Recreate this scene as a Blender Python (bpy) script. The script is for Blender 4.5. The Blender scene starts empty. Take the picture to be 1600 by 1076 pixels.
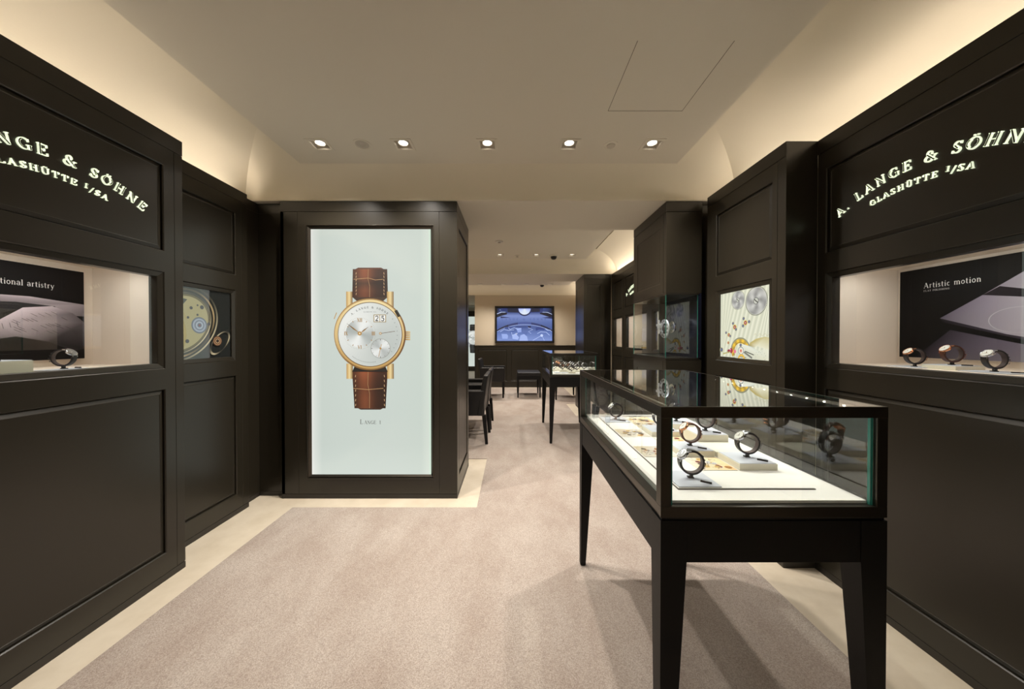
import bpy, math, random
from mathutils import Vector, Matrix
random.seed(7)
sc = bpy.context.scene
col = sc.collection
R = math.radians
PI = math.pi

# ------------------------------------------------------------------ camera, world, exposure
cam = bpy.data.cameras.new('camera'); co = bpy.data.objects.new('camera', cam); col.objects.link(co)
cam.sensor_fit = 'HORIZONTAL'; cam.sensor_width = 36.0; cam.lens = 36.0 * 505 / 1600
cam.shift_x = 0.0; cam.shift_y = -4.6 / 1600; cam.clip_start = 0.02; cam.clip_end = 100
co.location = (0, 0, 1.25); co.rotation_euler = (R(90 - 0.5), 0, 0)
sc.camera = co
sc.view_settings.view_transform = 'Standard'; sc.view_settings.look = 'None'
sc.view_settings.gamma = 1.0; sc.view_settings.exposure = 0.0
w = bpy.data.worlds.new('world'); sc.world = w; w.use_nodes = True
w.node_tree.nodes['Background'].inputs[0].default_value = (0.75, 0.88, 0.9, 1)
w.node_tree.nodes['Background'].inputs[1].default_value = 0.15
SPOT = 88.0          # downlights
COVE = 1.95           # cove strips, W per metre
CASE = 0.36           # vitrine strips
WARM = (1.0, 0.87, 0.72)
NEUT = (1.0, 0.93, 0.84)
COOL = (1.0, 0.965, 0.93)

def light(kind, name, loc, power, color, **k):
    l = bpy.data.lights.new(name, kind); l.energy = power; l.color = color
    for a, b in k.items():
        if a != 'dir': setattr(l, a, b)
    o = bpy.data.objects.new(name, l); col.objects.link(o); o.location = loc
    d = Vector(k.get('dir', (0, 0, -1)))
    o.rotation_euler = d.to_track_quat('-Z', 'Y' if abs(d.z) < .95 else 'X').to_euler()
    return o
def strip(name, p0, p1, d, power, color, width=.02):
    """LED strip light from p0 to p1 shining along d"""
    p0 = Vector(p0); p1 = Vector(p1); L = (p1 - p0).length
    l = bpy.data.lights.new(name, 'AREA'); l.shape = 'RECTANGLE'; l.size = L; l.size_y = width
    l.energy = power * L; l.color = color
    o = bpy.data.objects.new(name, l); col.objects.link(o); o.location = (p0 + p1) / 2
    x = (p1 - p0).normalized(); z = -Vector(d).normalized(); z = (z - x * z.dot(x)).normalized(); y = z.cross(x)
    o.rotation_euler = Matrix((x, y, z)).transposed().to_euler()
    return o

# ------------------------------------------------------------------ materials
def s2l(c):
    return tuple(((v / 255 + .055) / 1.055) ** 2.4 if v > 10 else v / 255 / 12.92 for v in c)
MATS = {}
def mat(name, rgb, rough=.5, metal=0., spec=.5, emit=None, estr=1., bump=None, coat=0., srgb=True):
    if name in MATS: return MATS[name]
    m = bpy.data.materials.new(name); m.use_nodes = True; nt = m.node_tree
    b = nt.nodes['Principled BSDF']
    c = s2l(rgb) if srgb else rgb
    b.inputs['Base Color'].default_value = (*c, 1); b.inputs['Roughness'].default_value = rough
    b.inputs['Metallic'].default_value = metal; b.inputs['Specular IOR Level'].default_value = spec
    b.inputs['Coat Weight'].default_value = coat; b.inputs['Coat Roughness'].default_value = .1
    if emit:
        b.inputs['Emission Color'].default_value = (*s2l(emit), 1); b.inputs['Emission Strength'].default_value = estr
    if bump:
        sc_, st, di = bump
        tc = nt.nodes.new('ShaderNodeTexCoord')
        n = nt.nodes.new('ShaderNodeTexNoise'); n.inputs['Scale'].default_value = sc_; n.inputs['Detail'].default_value = 3
        nt.links.new(tc.outputs['Object'], n.inputs['Vector'])
        bp = nt.nodes.new('ShaderNodeBump'); bp.inputs['Strength'].default_value = st; bp.inputs['Distance'].default_value = di
        nt.links.new(n.outputs['Fac'], bp.inputs['Height']); nt.links.new(bp.outputs['Normal'], b.inputs['Normal'])
    MATS[name] = m; return m

LAC = mat('dark_lacquer', (0.0225, 0.0187, 0.0125), .30, spec=.5, srgb=False, bump=(9, .03, .01))
PLI = mat('plinth_lacquer', (0.022, 0.018, 0.014), .45, srgb=False)
BRZ = mat('bronze_metal', (0.075, 0.066, 0.055), .3, metal=.85, srgb=False, bump=(40, .03, .002))
WOOD = mat('black_wood', (0.0035, 0.003, 0.003), .5, spec=.3, srgb=False, bump=(60, .12, .002))
LEA = mat('black_leather', (0.010, 0.009, 0.009), .42, srgb=False, bump=(120, .2, .001))
PIPE = mat('leather_piping', (0.05, 0.045, 0.04), .35, srgb=False)
CREAM = mat('cream_lining', (234, 219, 204), .75)
DECK = mat('white_suede', (230, 225, 220), .85, bump=(300, .1, .001))
PED = mat('pedestal_cream', (225, 218, 200), .7)
CARD = mat('grey_card', (196, 198, 208), .6)
BLK = mat('black_plastic', (12, 12, 12), .3)
STEEL = mat('polished_steel', (200, 200, 205), .12, metal=1.)
GOLD = mat('rose_gold', (225, 160, 120), .14, metal=1.)
YGOLD = mat('yellow_gold', (225, 180, 110), .15, metal=1.)
STRB = mat('black_alligator', (26, 22, 24), .4, bump=(250, .3, .001))
STRN = mat('brown_alligator', (82, 44, 30), .4, bump=(250, .3, .001))
STRU = mat('blue_alligator', (30, 38, 58), .4, bump=(250, .3, .001))
LIN = mat('strap_lining', (74, 58, 56), .6)
DIALW = mat('silver_dial', (226, 224, 218), .3)
DIALG = mat('grey_dial', (120, 118, 116), .3, metal=.4)
DIALB = mat('black_dial', (20, 20, 24), .25)
NAVY = mat('navy_lacquer', (26, 27, 40), .18)
WPAINT = mat('white_paint', (232, 224, 208), .8)
CEIL = mat('ceiling_paint', (224, 216, 200), .85, bump=(200, .05, .001))
COVEM = mat('cove_paint', (228, 219, 199), .85)
WALLM = mat('beige_wall', (196, 182, 160), .8, bump=(150, .05, .001))
TRIMW = mat('white_metal', (215, 208, 196), .4)
LENS = mat('lamp_lens', (255, 255, 255), .3, emit=(255, 244, 228), estr=9.)
LEDM = mat('led_dot', (255, 255, 255), .3, emit=(255, 250, 240), estr=14.)
SIGN = mat('sign_glow', (240, 245, 225), .4, emit=(226, 236, 206), estr=.95)
WHT = mat('white_ceramic', (235, 235, 240), .3)
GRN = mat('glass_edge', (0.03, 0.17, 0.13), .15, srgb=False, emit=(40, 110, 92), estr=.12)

def stone():
    m = bpy.data.materials.new('limestone'); m.use_nodes = True; nt = m.node_tree; b = nt.nodes['Principled BSDF']
    tc = nt.nodes.new('ShaderNodeTexCoord'); n = nt.nodes.new('ShaderNodeTexNoise')
    n.inputs['Scale'].default_value = 5; n.inputs['Detail'].default_value = 8; n.inputs['Roughness'].default_value = .6
    r = nt.nodes.new('ShaderNodeValToRGB')
    r.color_ramp.elements[0].position = .3; r.color_ramp.elements[0].color = (*s2l((206, 192, 170)), 1)
    r.color_ramp.elements[1].position = .7; r.color_ramp.elements[1].color = (*s2l((224, 212, 192)), 1)
    nt.links.new(tc.outputs['Object'], n.inputs['Vector']); nt.links.new(n.outputs['Fac'], r.inputs['Fac'])
    nt.links.new(r.outputs['Color'], b.inputs['Base Color']); b.inputs['Roughness'].default_value = .45
    return m
STONE = stone()
def carpetm():
    m = bpy.data.materials.new('wool_carpet'); m.use_nodes = True; nt = m.node_tree; b = nt.nodes['Principled BSDF']
    N = nt.nodes.new; L = nt.links.new
    tc = N('ShaderNodeTexCoord')
    a = N('ShaderNodeTexNoise'); a.inputs['Scale'].default_value = 260; a.inputs['Detail'].default_value = 4; a.inputs['Roughness'].default_value = .75
    c = N('ShaderNodeTexNoise'); c.inputs['Scale'].default_value = 3.5; c.inputs['Detail'].default_value = 5; c.inputs['Roughness'].default_value = .62
    mp = N('ShaderNodeMapping'); mp.inputs['Scale'].default_value = (1, .55, 1); mp.inputs['Rotation'].default_value = (0, 0, .5)
    L(tc.outputs['Object'], a.inputs['Vector']); L(tc.outputs['Object'], mp.inputs['Vector']); L(mp.outputs['Vector'], c.inputs['Vector'])
    r = N('ShaderNodeValToRGB'); r.color_ramp.elements[0].position = .33; r.color_ramp.elements[0].color = (*s2l((150, 136, 126)), 1)
    r.color_ramp.elements[1].position = .68; r.color_ramp.elements[1].color = (*s2l((210, 199, 189)), 1)
    L(a.outputs['Fac'], r.inputs['Fac'])
    r2 = N('ShaderNodeValToRGB'); r2.color_ramp.elements[0].position = .36; r2.color_ramp.elements[0].color = (.84, .80, .78, 1)
    r2.color_ramp.elements[1].position = .62; r2.color_ramp.elements[1].color = (1, 1, 1, 1)
    L(c.outputs['Fac'], r2.inputs['Fac'])
    mx = N('ShaderNodeMix'); mx.data_type = 'RGBA'; mx.blend_type = 'MULTIPLY'; mx.inputs[0].default_value = 1
    L(r.outputs['Color'], mx.inputs[6]); L(r2.outputs['Color'], mx.inputs[7]); L(mx.outputs[2], b.inputs['Base Color'])
    bp = N('ShaderNodeBump'); bp.inputs['Strength'].default_value = .5; bp.inputs['Distance'].default_value = .004
    L(a.outputs['Fac'], bp.inputs['Height']); L(bp.outputs['Normal'], b.inputs['Normal'])
    b.inputs['Roughness'].default_value = .95; b.inputs['Specular IOR Level'].default_value = .1
    return m
CARPET = carpetm()
def glassm(name='clear_glass', boost=1.8, tint=(.95, .975, .965)):
    m = bpy.data.materials.new(name); m.use_nodes = True; nt = m.node_tree; N = nt.nodes.new; L = nt.links.new
    for n in list(nt.nodes):
        if n.type != 'OUTPUT_MATERIAL': nt.nodes.remove(n)
    out = nt.nodes[0]
    t = N('ShaderNodeBsdfTransparent'); t.inputs[0].default_value = (*tint, 1)
    g = N('ShaderNodeBsdfGlossy'); g.inputs['Roughness'].default_value = 0.0; g.inputs[0].default_value = (1, 1, 1, 1)
    f = N('ShaderNodeFresnel'); f.inputs['IOR'].default_value = 1.5
    geo = N('ShaderNodeNewGeometry')
    inv = N('ShaderNodeMath'); inv.operation = 'SUBTRACT'; inv.inputs[0].default_value = 1; L(geo.outputs['Backfacing'], inv.inputs[1])
    m1 = N('ShaderNodeMath'); m1.operation = 'MULTIPLY'; m1.inputs[1].default_value = boost; m1.use_clamp = True; L(f.outputs[0], m1.inputs[0])
    m2 = N('ShaderNodeMath'); m2.operation = 'MULTIPLY'; L(m1.outputs[0], m2.inputs[0]); L(inv.outputs[0], m2.inputs[1])
    mx = N('ShaderNodeMixShader'); L(m2.outputs[0], mx.inputs[0]); L(t.outputs[0], mx.inputs[1]); L(g.outputs[0], mx.inputs[2])
    L(mx.outputs[0], out.inputs['Surface'])
    return m
GLASS = glassm()
def artm(name, emis, gloss=.35, coat=0.):
    m = bpy.data.materials.new(name); m.use_nodes = True; nt = m.node_tree; b = nt.nodes['Principled BSDF']
    a = nt.nodes.new('ShaderNodeAttribute'); a.attribute_name = 'Col'
    if emis:
        nt.links.new(a.outputs['Color'], b.inputs['Emission Color']); b.inputs['Emission Strength'].default_value = emis
        b.inputs['Base Color'].default_value = (.03, .03, .03, 1)
    else: nt.links.new(a.outputs['Color'], b.inputs['Base Color'])
    b.inputs['Roughness'].default_value = gloss; b.inputs['Coat Weight'].default_value = coat; b.inputs['Coat Roughness'].default_value = .03
    if not emis: b.inputs['Specular IOR Level'].default_value = .15
    return m
ART_LIT = artm('backlit_film', .93, .12); ART_DIM = artm('backlit_film_dim', .55, .08); ART_PRT = artm('printed_board', 0, .6)
ART_TV = artm('screen_image', 1.0, .15)

# ------------------------------------------------------------------ mesh builder
class Fr:
    """wall frame: u to the viewer's right, v up, d towards the viewer"""
    def __init__(s, O, U, N): s.O = Vector(O); s.U = Vector(U); s.N = Vector(N)
    def __call__(s, u, v, d=0.): return s.O + s.U * u + Vector((0, 0, v)) + s.N * d
FL = lambda x: Fr((x, 0, 0), (0, 1, 0), (1, 0, 0))      # left wall, u = y
FRR = lambda x: Fr((x, 0, 0), (0, -1, 0), (-1, 0, 0))   # right wall, u = -y
FF = lambda y: Fr((0, y, 0), (1, 0, 0), (0, -1, 0))     # facing the camera, u = x
class MB:
    def __init__(s, fr=None): s.v = []; s.f = []; s.m = []; s.c = []; s.fr = fr; s.cols = False
    def P(s, p): return s.fr(*p) if s.fr else Vector(p)
    def face(s, pts, m=0, c=None):
        i = len(s.v); s.v += [s.P(p) for p in pts]; s.f.append(list(range(i, i + len(pts)))); s.m.append(m)
        if c is not None: s.cols = True
        s.c.append(c)
    def box(s, a0, a1, b0, b1, c0, c1, m=0):
        P = [(a, b, c) for a in (a0, a1) for b in (b0, b1) for c in (c0, c1)]
        i = len(s.v); s.v += [s.P(p) for p in P]
        for q in ((0, 1, 3, 2), (4, 6, 7, 5), (0, 4, 5, 1), (2, 3, 7, 6), (0, 2, 6, 4), (1, 5, 7, 3)):
            s.f.append([i + k for k in q]); s.m.append(m); s.c.append(None)
    def taper(s, top, bot, z0, z1, m=0):
        """post with rectangle top (x0,x1,y0,y1) at z1 and bot at z0"""
        i = len(s.v)
        for (x0, x1, y0, y1), z in ((bot, z0), (top, z1)):
            s.v += [s.P((x0, y0, z)), s.P((x1, y0, z)), s.P((x1, y1, z)), s.P((x0, y1, z))]
        for q in ((3, 2, 1, 0), (4, 5, 6, 7), (0, 1, 5, 4), (1, 2, 6, 5), (2, 3, 7, 6), (3, 0, 4, 7)):
            s.f.append([i + k for k in q]); s.m.append(m); s.c.append(None)
    def rings(s, u0, u1, v0, v1, prof, cap=True, m=0):
        """nested rectangles: prof = [(inset, depth), ...]"""
        n = len(prof); i = len(s.v)
        for ins, d in prof:
            s.v += [s.P((u0 + ins, v0 + ins, d)), s.P((u1 - ins, v0 + ins, d)), s.P((u1 - ins, v1 - ins, d)), s.P((u0 + ins, v1 - ins, d))]
        for k in range(n - 1):
            for j in range(4):
                a = i + 4 * k + j; b = i + 4 * k + (j + 1) % 4
                s.f.append([a, b, b + 4, a + 4]); s.m.append(m); s.c.append(None)
        if cap: s.f.append([i + 4 * (n - 1) + j for j in range(4)]); s.m.append(m); s.c.append(None)
    def lathe(s, prof, c=(0, 0, 0), axis=(0, 0, 1), n=24, m=0, caps=True):
        ax = Vector(axis).normalized(); t = Vector((1, 0, 0)) if abs(ax.x) < .8 else Vector((0, 1, 0))
        e1 = ax.cross(t).normalized(); e2 = ax.cross(e1); C = Vector(c); i = len(s.v)
        for r, h in prof:
            for k in range(n):
                a = 2 * PI * k / n; s.v.append(s.P(tuple(C + ax * h + (e1 * math.cos(a) + e2 * math.sin(a)) * r)))
        for j in range(len(prof) - 1):
            for k in range(n):
                a = i + j * n + k; b = i + j * n + (k + 1) % n
                s.f.append([a, b, b + n, a + n]); s.m.append(m); s.c.append(None)
        if caps:
            for j in (0, len(prof) - 1): s.f.append([i + j * n + k for k in range(n)]); s.m.append(m); s.c.append(None)
    def tube(s, pts, r, n=8, m=0, closed=False):
        pts = [Vector(p) for p in pts]; N_ = len(pts); i = len(s.v)
        up = Vector((0, 0, 1))
        for k, p in enumerate(pts):
            if closed: d = pts[(k + 1) % N_] - pts[k - 1]
            else: d = pts[min(k + 1, N_ - 1)] - pts[max(k - 1, 0)]
            d.normalize(); a = d.cross(up)
            if a.length < .1: a = d.cross(Vector((1, 0, 0)))
            a.normalize(); b = d.cross(a)
            for j in range(n):
                t = 2 * PI * j / n; s.v.append(s.P(tuple(p + (a * math.cos(t) + b * math.sin(t)) * r)))
        for k in range(N_ if closed else N_ - 1):
            for j in range(n):
                a = i + k * n + j; b = i + k * n + (j + 1) % n
                c = i + ((k + 1) % N_) * n + (j + 1) % n; d = i + ((k + 1) % N_) * n + j
                s.f.append([a, b, c, d]); s.m.append(m); s.c.append(None)
        if not closed:
            s.f.append([i + j for j in range(n)]); s.m.append(m); s.c.append(None)
            s.f.append([i + (N_ - 1) * n + j for j in range(n)]); s.m.append(m); s.c.append(None)
    # flat artwork in (u, v), sRGB colours
    def poly(s, pts, c, d): s.face([(p[0], p[1], d) for p in pts], 0, c)
    def rect(s, u0, u1, v0, v1, c, d): s.poly([(u0, v0), (u1, v0), (u1, v1), (u0, v1)], c, d)
    def ring(s, cu, cv, r0, r1, c, d, n=48, a0=0, a1=2 * PI, sx=1., fn=None):
        for k in range(n):
            a = a0 + (a1 - a0) * k / n; b = a0 + (a1 - a0) * (k + 1) / n
            P = lambda r, t: (cu + r * math.cos(t) * sx, cv + r * math.sin(t))
            cc = c if fn is None else [fn(a), fn(b), fn(b), fn(a)] if r0 > 0 else [fn(a), fn(b), fn(b)]
            if r0 > 0: s.poly([P(r0, a), P(r0, b), P(r1, b), P(r1, a)], cc, d)
            else: s.poly([(cu, cv), P(r1, a), P(r1, b)], cc, d)
    def line(s, pts, w, c, d):
        for q in strokequads(pts, w): s.poly(q, c, d)
    def build(s, name, mats, parent=None, base=(0, 0, 0), smooth=False, bevel=0, label=None, flip=True):
        if parent is not None and 'wl' in D(parent): base = D(parent)['wl']
        base = Vector(base)
        me = bpy.data.meshes.new(name)
        me.from_pydata([tuple(v - base) for v in s.v], [], s.f)
        for m in (mats if isinstance(mats, (list, tuple)) else [mats]): me.materials.append(m)
        for p, mi in zip(me.polygons, s.m): p.material_index = mi; p.use_smooth = smooth
        if s.cols:
            at = me.color_attributes.new('Col', 'FLOAT_COLOR', 'CORNER')
            for p, c in zip(me.polygons, s.c):
                for k, li in enumerate(p.loop_indices):
                    cc = (128, 128, 128) if c is None else (c[k] if isinstance(c, list) else c)
                    at.data[li].color = (*s2l(cc), 1)
        elif flip:
            import bmesh
            bm = bmesh.new(); bm.from_mesh(me); bmesh.ops.remove_doubles(bm, verts=bm.verts, dist=1e-6)
            bmesh.ops.recalc_face_normals(bm, faces=bm.faces); bm.to_mesh(me); bm.free()
            if smooth:
                for p in me.polygons: p.use_smooth = True
        me.update()
        o = bpy.data.objects.new(name, me); col.objects.link(o)
        if smooth:
            try:
                me.shade_smooth_by_angle = None
            except Exception: pass
        if parent is not None: o.parent = parent
        else: o.location = base; D(o)['wl'] = tuple(base)
        if parent is not None and 'wl' in D(parent): D(o)['wl'] = D(parent)['wl']
        if bevel:
            b = o.modifiers.new('bevel', 'BEVEL'); b.width = bevel; b.segments = 2; b.limit_method = 'ANGLE'; b.angle_limit = R(40)
        if smooth:
            e = o.modifiers.new('split', 'EDGE_SPLIT'); e.split_angle = R(38)
        if label: o['label'] = label
        return o
_D = {}
def D(o): return _D.setdefault(o.name, {})
def tag(o, label, cat, group=None, kind=None):
    o['label'] = label; o['category'] = cat
    if group: o['group'] = group
    if kind: o['kind'] = kind
    return o
def thing(name, label, cat, loc=(0, 0, 0), rz=0, group=None, local=False):
    o = bpy.data.objects.new(name, None); col.objects.link(o); o.location = loc; o.rotation_euler = (0, 0, rz)
    o.empty_display_size = .05
    D(o)['wl'] = (0, 0, 0) if local else tuple(loc)
    return tag(o, label, cat, group)
def struct(o): o['kind'] = 'structure'; return o
def dup(root, loc, rz, label, group=None, scale=None):
    r = root.copy(); col.objects.link(r); r.location = loc; r.rotation_euler = (0, 0, rz); r['label'] = label
    if scale: r.scale = (scale,) * 3
    if group: r['group'] = group
    for ch in list(root.children):
        c = ch.copy(); col.objects.link(c); c.parent = r
        for g in list(ch.children):
            q = g.copy(); col.objects.link(q); q.parent = c
    return r

# ------------------------------------------------------------------ lettering
def strokequads(pts, w):
    n = len(pts); L_ = []; Rr = []
    for k in range(n):
        a = pts[max(k - 1, 0)]; b = pts[min(k + 1, n - 1)]
        dx, dy = b[0] - a[0], b[1] - a[1]; l = math.hypot(dx, dy) or 1; nx, ny = -dy / l * w / 2, dx / l * w / 2
        L_.append((pts[k][0] + nx, pts[k][1] + ny)); Rr.append((pts[k][0] - nx, pts[k][1] - ny))
    return [[Rr[k], Rr[k + 1], L_[k + 1], L_[k]] for k in range(n - 1)]
def arc(cx, cy, rx, ry, a0, a1, n=10):
    return [(cx + rx * math.cos(R(a0 + (a1 - a0) * k / n)), cy + ry * math.sin(R(a0 + (a1 - a0) * k / n))) for k in range(n + 1)]
T, t_ = .15, .055
def st(x, y0=0, y1=1, w=T, s=.13, lo=1, hi=1):
    r = [([(x, y0), (x, y1)], w)]
    if lo: r.append(([(x - s, y0 + t_ / 2), (x + s, y0 + t_ / 2)], t_))
    if hi: r.append(([(x - s, y1 - t_ / 2), (x + s, y1 - t_ / 2)], t_))
    return r
def sf(x, y, s=.1): return [([(x - s, y), (x + s, y)], t_)]
def ln(*p, w=t_): return [(list(p), w)]
O_ = [(arc(.42, .5, .34, .48, 0, 180, 14), .09), (arc(.42, .5, .34, .48, 180, 360, 14), .09), (arc(.42, .5, .35, .40, 130, 230, 8), T), (arc(.42, .5, .35, .40, -50, 50, 8), T)]
dots = [([(.27, 1.14), (.35, 1.14)], .1), ([(.5, 1.14), (.58, 1.14)], .1)]
G = {
 'A': (.86, ln((.1, 0), (.42, 1)) + ln((.40, 1), (.74, 0), w=T) + ln((.22, .34), (.6, .34)) + sf(.1, .03) + sf(.74, .03, .13)),
 'L': (.74, st(.2) + ln((.1, .03), (.66, .03)) + ln((.66, .02), (.66, .27))),
 'N': (.92, ln((.17, 0), (.17, 1)) + ln((.15, .98), (.72, .04), w=T) + ln((.74, 0), (.74, 1)) + sf(.17, .03) + sf(.14, .97) + sf(.74, .97)),
 'G': (.88, [(arc(.45, .5, .36, .47, 50, 180, 12), .07), (arc(.45, .5, .36, .47, 180, 320, 12), .07), (arc(.45, .5, .34, .40, 120, 240, 8), T)] + ln((.74, .05), (.74, .42), w=T) + sf(.72, .42, .14) + ln((.70, .95), (.70, .7))),
 'E': (.78, st(.2) + ln((.1, .03), (.68, .03)) + ln((.1, .97), (.66, .97)) + ln((.2, .52), (.5, .52)) + ln((.68, .02), (.68, .27)) + ln((.66, .98), (.66, .75)) + ln((.5, .4), (.5, .64))),
 'S': (.68, [(arc(.34, .73, .21, .24, 20, 270, 12), .08), (arc(.34, .26, .23, .24, 90, -160, 12), .08)] + ln((.2, .66), (.46, .36), w=T) + ln((.56, .97), (.56, .74)) + ln((.1, .03), (.1, .27))),
 'O': (.84, O_), 'Ö': (.84, O_ + dots),
 'H': (.92, st(.2) + st(.72) + ln((.2, .52), (.72, .52))),
 'U': (.88, st(.2, .3, 1, lo=0) + [(arc(.45, .3, .25, .28, 180, 360, 10), .08)] + ln((.7, .3), (.7, 1)) + sf(.7, .97)),
 'T': (.78, st(.39) + ln((.06, .97), (.72, .97)) + ln((.07, .98), (.07, .72)) + ln((.71, .98), (.71, .72))),
 'I': (.4, st(.2)), 'J': (.42, st(.2, .38, 1.2)), '/': (.45, ln((.05, -.15), (.42, 1))), '.': (.26, [([(.05, .07), (.19, .07)], .14)]),
 'F': (.74, st(.2) + ln((.1, .97), (.64, .97)) + ln((.2, .52), (.5, .52)) + ln((.64, .98), (.64, .72))),
 'P': (.74, st(.2) + [(arc(.32, .73, .3, .24, 90, -90, 10), .1)] + ln((.2, .97), (.34, .97)) + ln((.2, .49), (.34, .49))),
 'V': (.84, ln((.1, 1), (.42, 0), w=T) + ln((.42, 0), (.72, 1)) + sf(.1, .97) + sf(.72, .97)),
 'X': (.84, ln((.14, 1), (.7, 0), w=T) + ln((.12, 0), (.7, 1)) + sf(.14, .97) + sf(.7, .97) + sf(.14, .03) + sf(.7, .03)),
 '&': (.98, [(arc(.38, .76, .17, .21, -40, 220, 12), .08), (arc(.36, .27, .28, .26, 100, 330, 12), .1)] + ln((.24, .66), (.82, .02), w=T) + ln((.56, .12), (.8, .52)) + sf(.8, .54) + sf(.84, .03, .08)),
 '1': (.5, st(.26, hi=0) + ln((.08, .84), (.26, .98))),
 '2': (.62, [(arc(.3, .72, .22, .26, 170, -30, 10), .1)] + ln((.49, .6), (.08, .05), w=.09) + ln((.06, .06), (.54, .06), w=.13)),
 '5': (.62, [(arc(.28, .32, .24, .3, 130, -150, 12), .11)] + ln((.14, .55), (.14, .96)) + ln((.12, .93), (.5, .93), w=.13)),
 'a': (.58, [(arc(.27, .5, .17, .17, 170, 0, 8), .08), (arc(.25, .19, .17, .17, 60, 300, 10), .09)] + ln((.44, .5), (.44, .06), w=.12) + ln((.33, .34), (.44, .37)) + sf(.48, .03, .06)),
 'r': (.48, st(.16, 0, .66, .12, .1, hi=0) + [(arc(.3, .48, .13, .16, 150, 50, 6), .09)] + sf(.1, .63, .06)),
 't': (.42, ln((.18, .88), (.18, .12), w=.12) + [(arc(.29, .14, .11, .12, 180, 300, 6), .08)] + ln((.04, .63), (.36, .63))),
 'i': (.32, st(.16, 0, .66, .12, .1, hi=0) + sf(.1, .63, .06) + [([(.11, .9), (.22, .9)], .12)]),
 's': (.46, [(arc(.22, .5, .13, .14, 20, 270, 8), .07), (arc(.22, .18, .15, .15, 90, -160, 8), .07)] + ln((.14, .44), (.3, .24), w=.11)),
 'c': (.52, [(arc(.28, .33, .2, .3, 50, 310, 12), .08), (arc(.28, .33, .19, .24, 130, 230, 6), .12)]),
 'm': (1.0, st(.16, 0, .66, .12, .1, hi=0) + st(.5, 0, .5, .12, .1, hi=0) + st(.84, 0, .5, .12, .1, hi=0) + [(arc(.33, .46, .17, .17, 170, 0, 8), .08), (arc(.67, .46, .17, .17, 170, 0, 8), .08)] + sf(.1, .63, .06)),
 'n': (.66, st(.16, 0, .66, .12, .1, hi=0) + st(.5, 0, .5, .12, .1, hi=0) + [(arc(.33, .46, .17, .17, 170, 0, 8), .08)] + sf(.1, .63, .06)),
 'o': (.58, [(arc(.29, .33, .21, .3, 0, 360, 20), .09)]),
 'l': (.32, st(.16, 0, 1, .12, .1, hi=0) + sf(.1, .97, .06)),
 'd': (.62, [(arc(.27, .33, .19, .3, 40, 320, 14), .09)] + ln((.46, 1), (.46, 0), w=.12) + sf(.4, .97, .06) + sf(.5, .03, .07)),
 'y': (.6, ln((.1, .64), (.32, .03), w=.12) + ln((.52, .64), (.24, -.24)) + sf(.1, .63, .08) + sf(.52, .63, .08) + ln((.1, -.26), (.24, -.24), w=.09)),
 ' ': (.42, []),
}
G['Ü'] = (.88, G['U'][1] + dots)
def textwidth(s, size, sp=.08, wide=1.): return sum(G[c][0] * wide + sp for c in s) * size
def text(s, size, put, x=0., y=0., sp=.08, wide=1., align='c', arcR=None, fat=1., core=False, arcdown=False):
    """calls put(quad points) for every stroke; arcR bends the line over a circle of that radius"""
    W = textwidth(s, size, sp, wide); px = x - (W / 2 if align == 'c' else W if align == 'r' else 0)
    for ch in s:
        gw, strokes = G[ch]; cw = gw * wide * size; mid = px + cw / 2
        for pts, w in strokes:
            if core and w < .12: continue
            ww = (w * fat - (.05 if core else 0)) * size
            P = [((p[0] * wide - gw * wide / 2) * size, p[1] * size) for p in pts]
            for q in strokequads(P, ww):
                out = []
                for a, b in q:
                    if arcR:
                        th = (mid - x) / arcR
                        if arcdown: out.append((x + (arcR - b) * math.sin(th) + a * math.cos(th), y + arcR - (arcR - b) * math.cos(th) + a * math.sin(th)))
                        else: out.append((x + (arcR + b) * math.sin(th) + a * math.cos(th), y - arcR + (arcR + b) * math.cos(th) - a * math.sin(th)))
                    else: out.append((mid + a, y + b))
                put(out)
        px += cw + sp * size

# ------------------------------------------------------------------ room shell
TOP = 2.315
def sbox(name, mt, *a, bevel=0):
    m = MB(); m.box(*a); return struct(m.build(name, mt, bevel=bevel))
sbox('floor', STONE, -2.4, 2.4, -2.6, 13.4, -.1, 0)
m = MB()
CP = [(-1.62, -2.45), (1.312, -2.45), (1.312, 2.375), (1.05, 2.375), (1.05, 3.34), (1.312, 3.34), (1.312, 5.2), (1.035, 5.2), (1.035, 6.19), (1.312, 6.19), (1.312, 8.2),
      (-1.75, 8.2), (-1.75, 3.345), (-.26, 3.345), (-.26, 2.375), (-1.62, 2.375)]
m.face([(x, y, .006) for x, y in CP])
for k in range(len(CP)):
    a, b = CP[k], CP[(k + 1) % len(CP)]; m.face([(a[0], a[1], 0.0005), (b[0], b[1], 0.0005), (b[0], b[1], .006), (a[0], a[1], .006)])
tag(m.build('carpet', CARPET, flip=False), 'taupe wool carpet laid wall to wall inside a pale stone border', 'carpet')
sbox('wall_left', WALLM, -2.4, -2.2, -2.6, 13.4, 0, 3.0)
sbox('wall_right', WALLM, 2.2, 2.4, -2.6, 13.4, 0, 3.0)
sbox('wall_far', WALLM, -2.2, 2.2, 13.2, 13.4, 0, 3.0)
sbox('wall_back', WALLM, -.96, 2.2, 8.34, 8.5, 0, 2.62)
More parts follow.
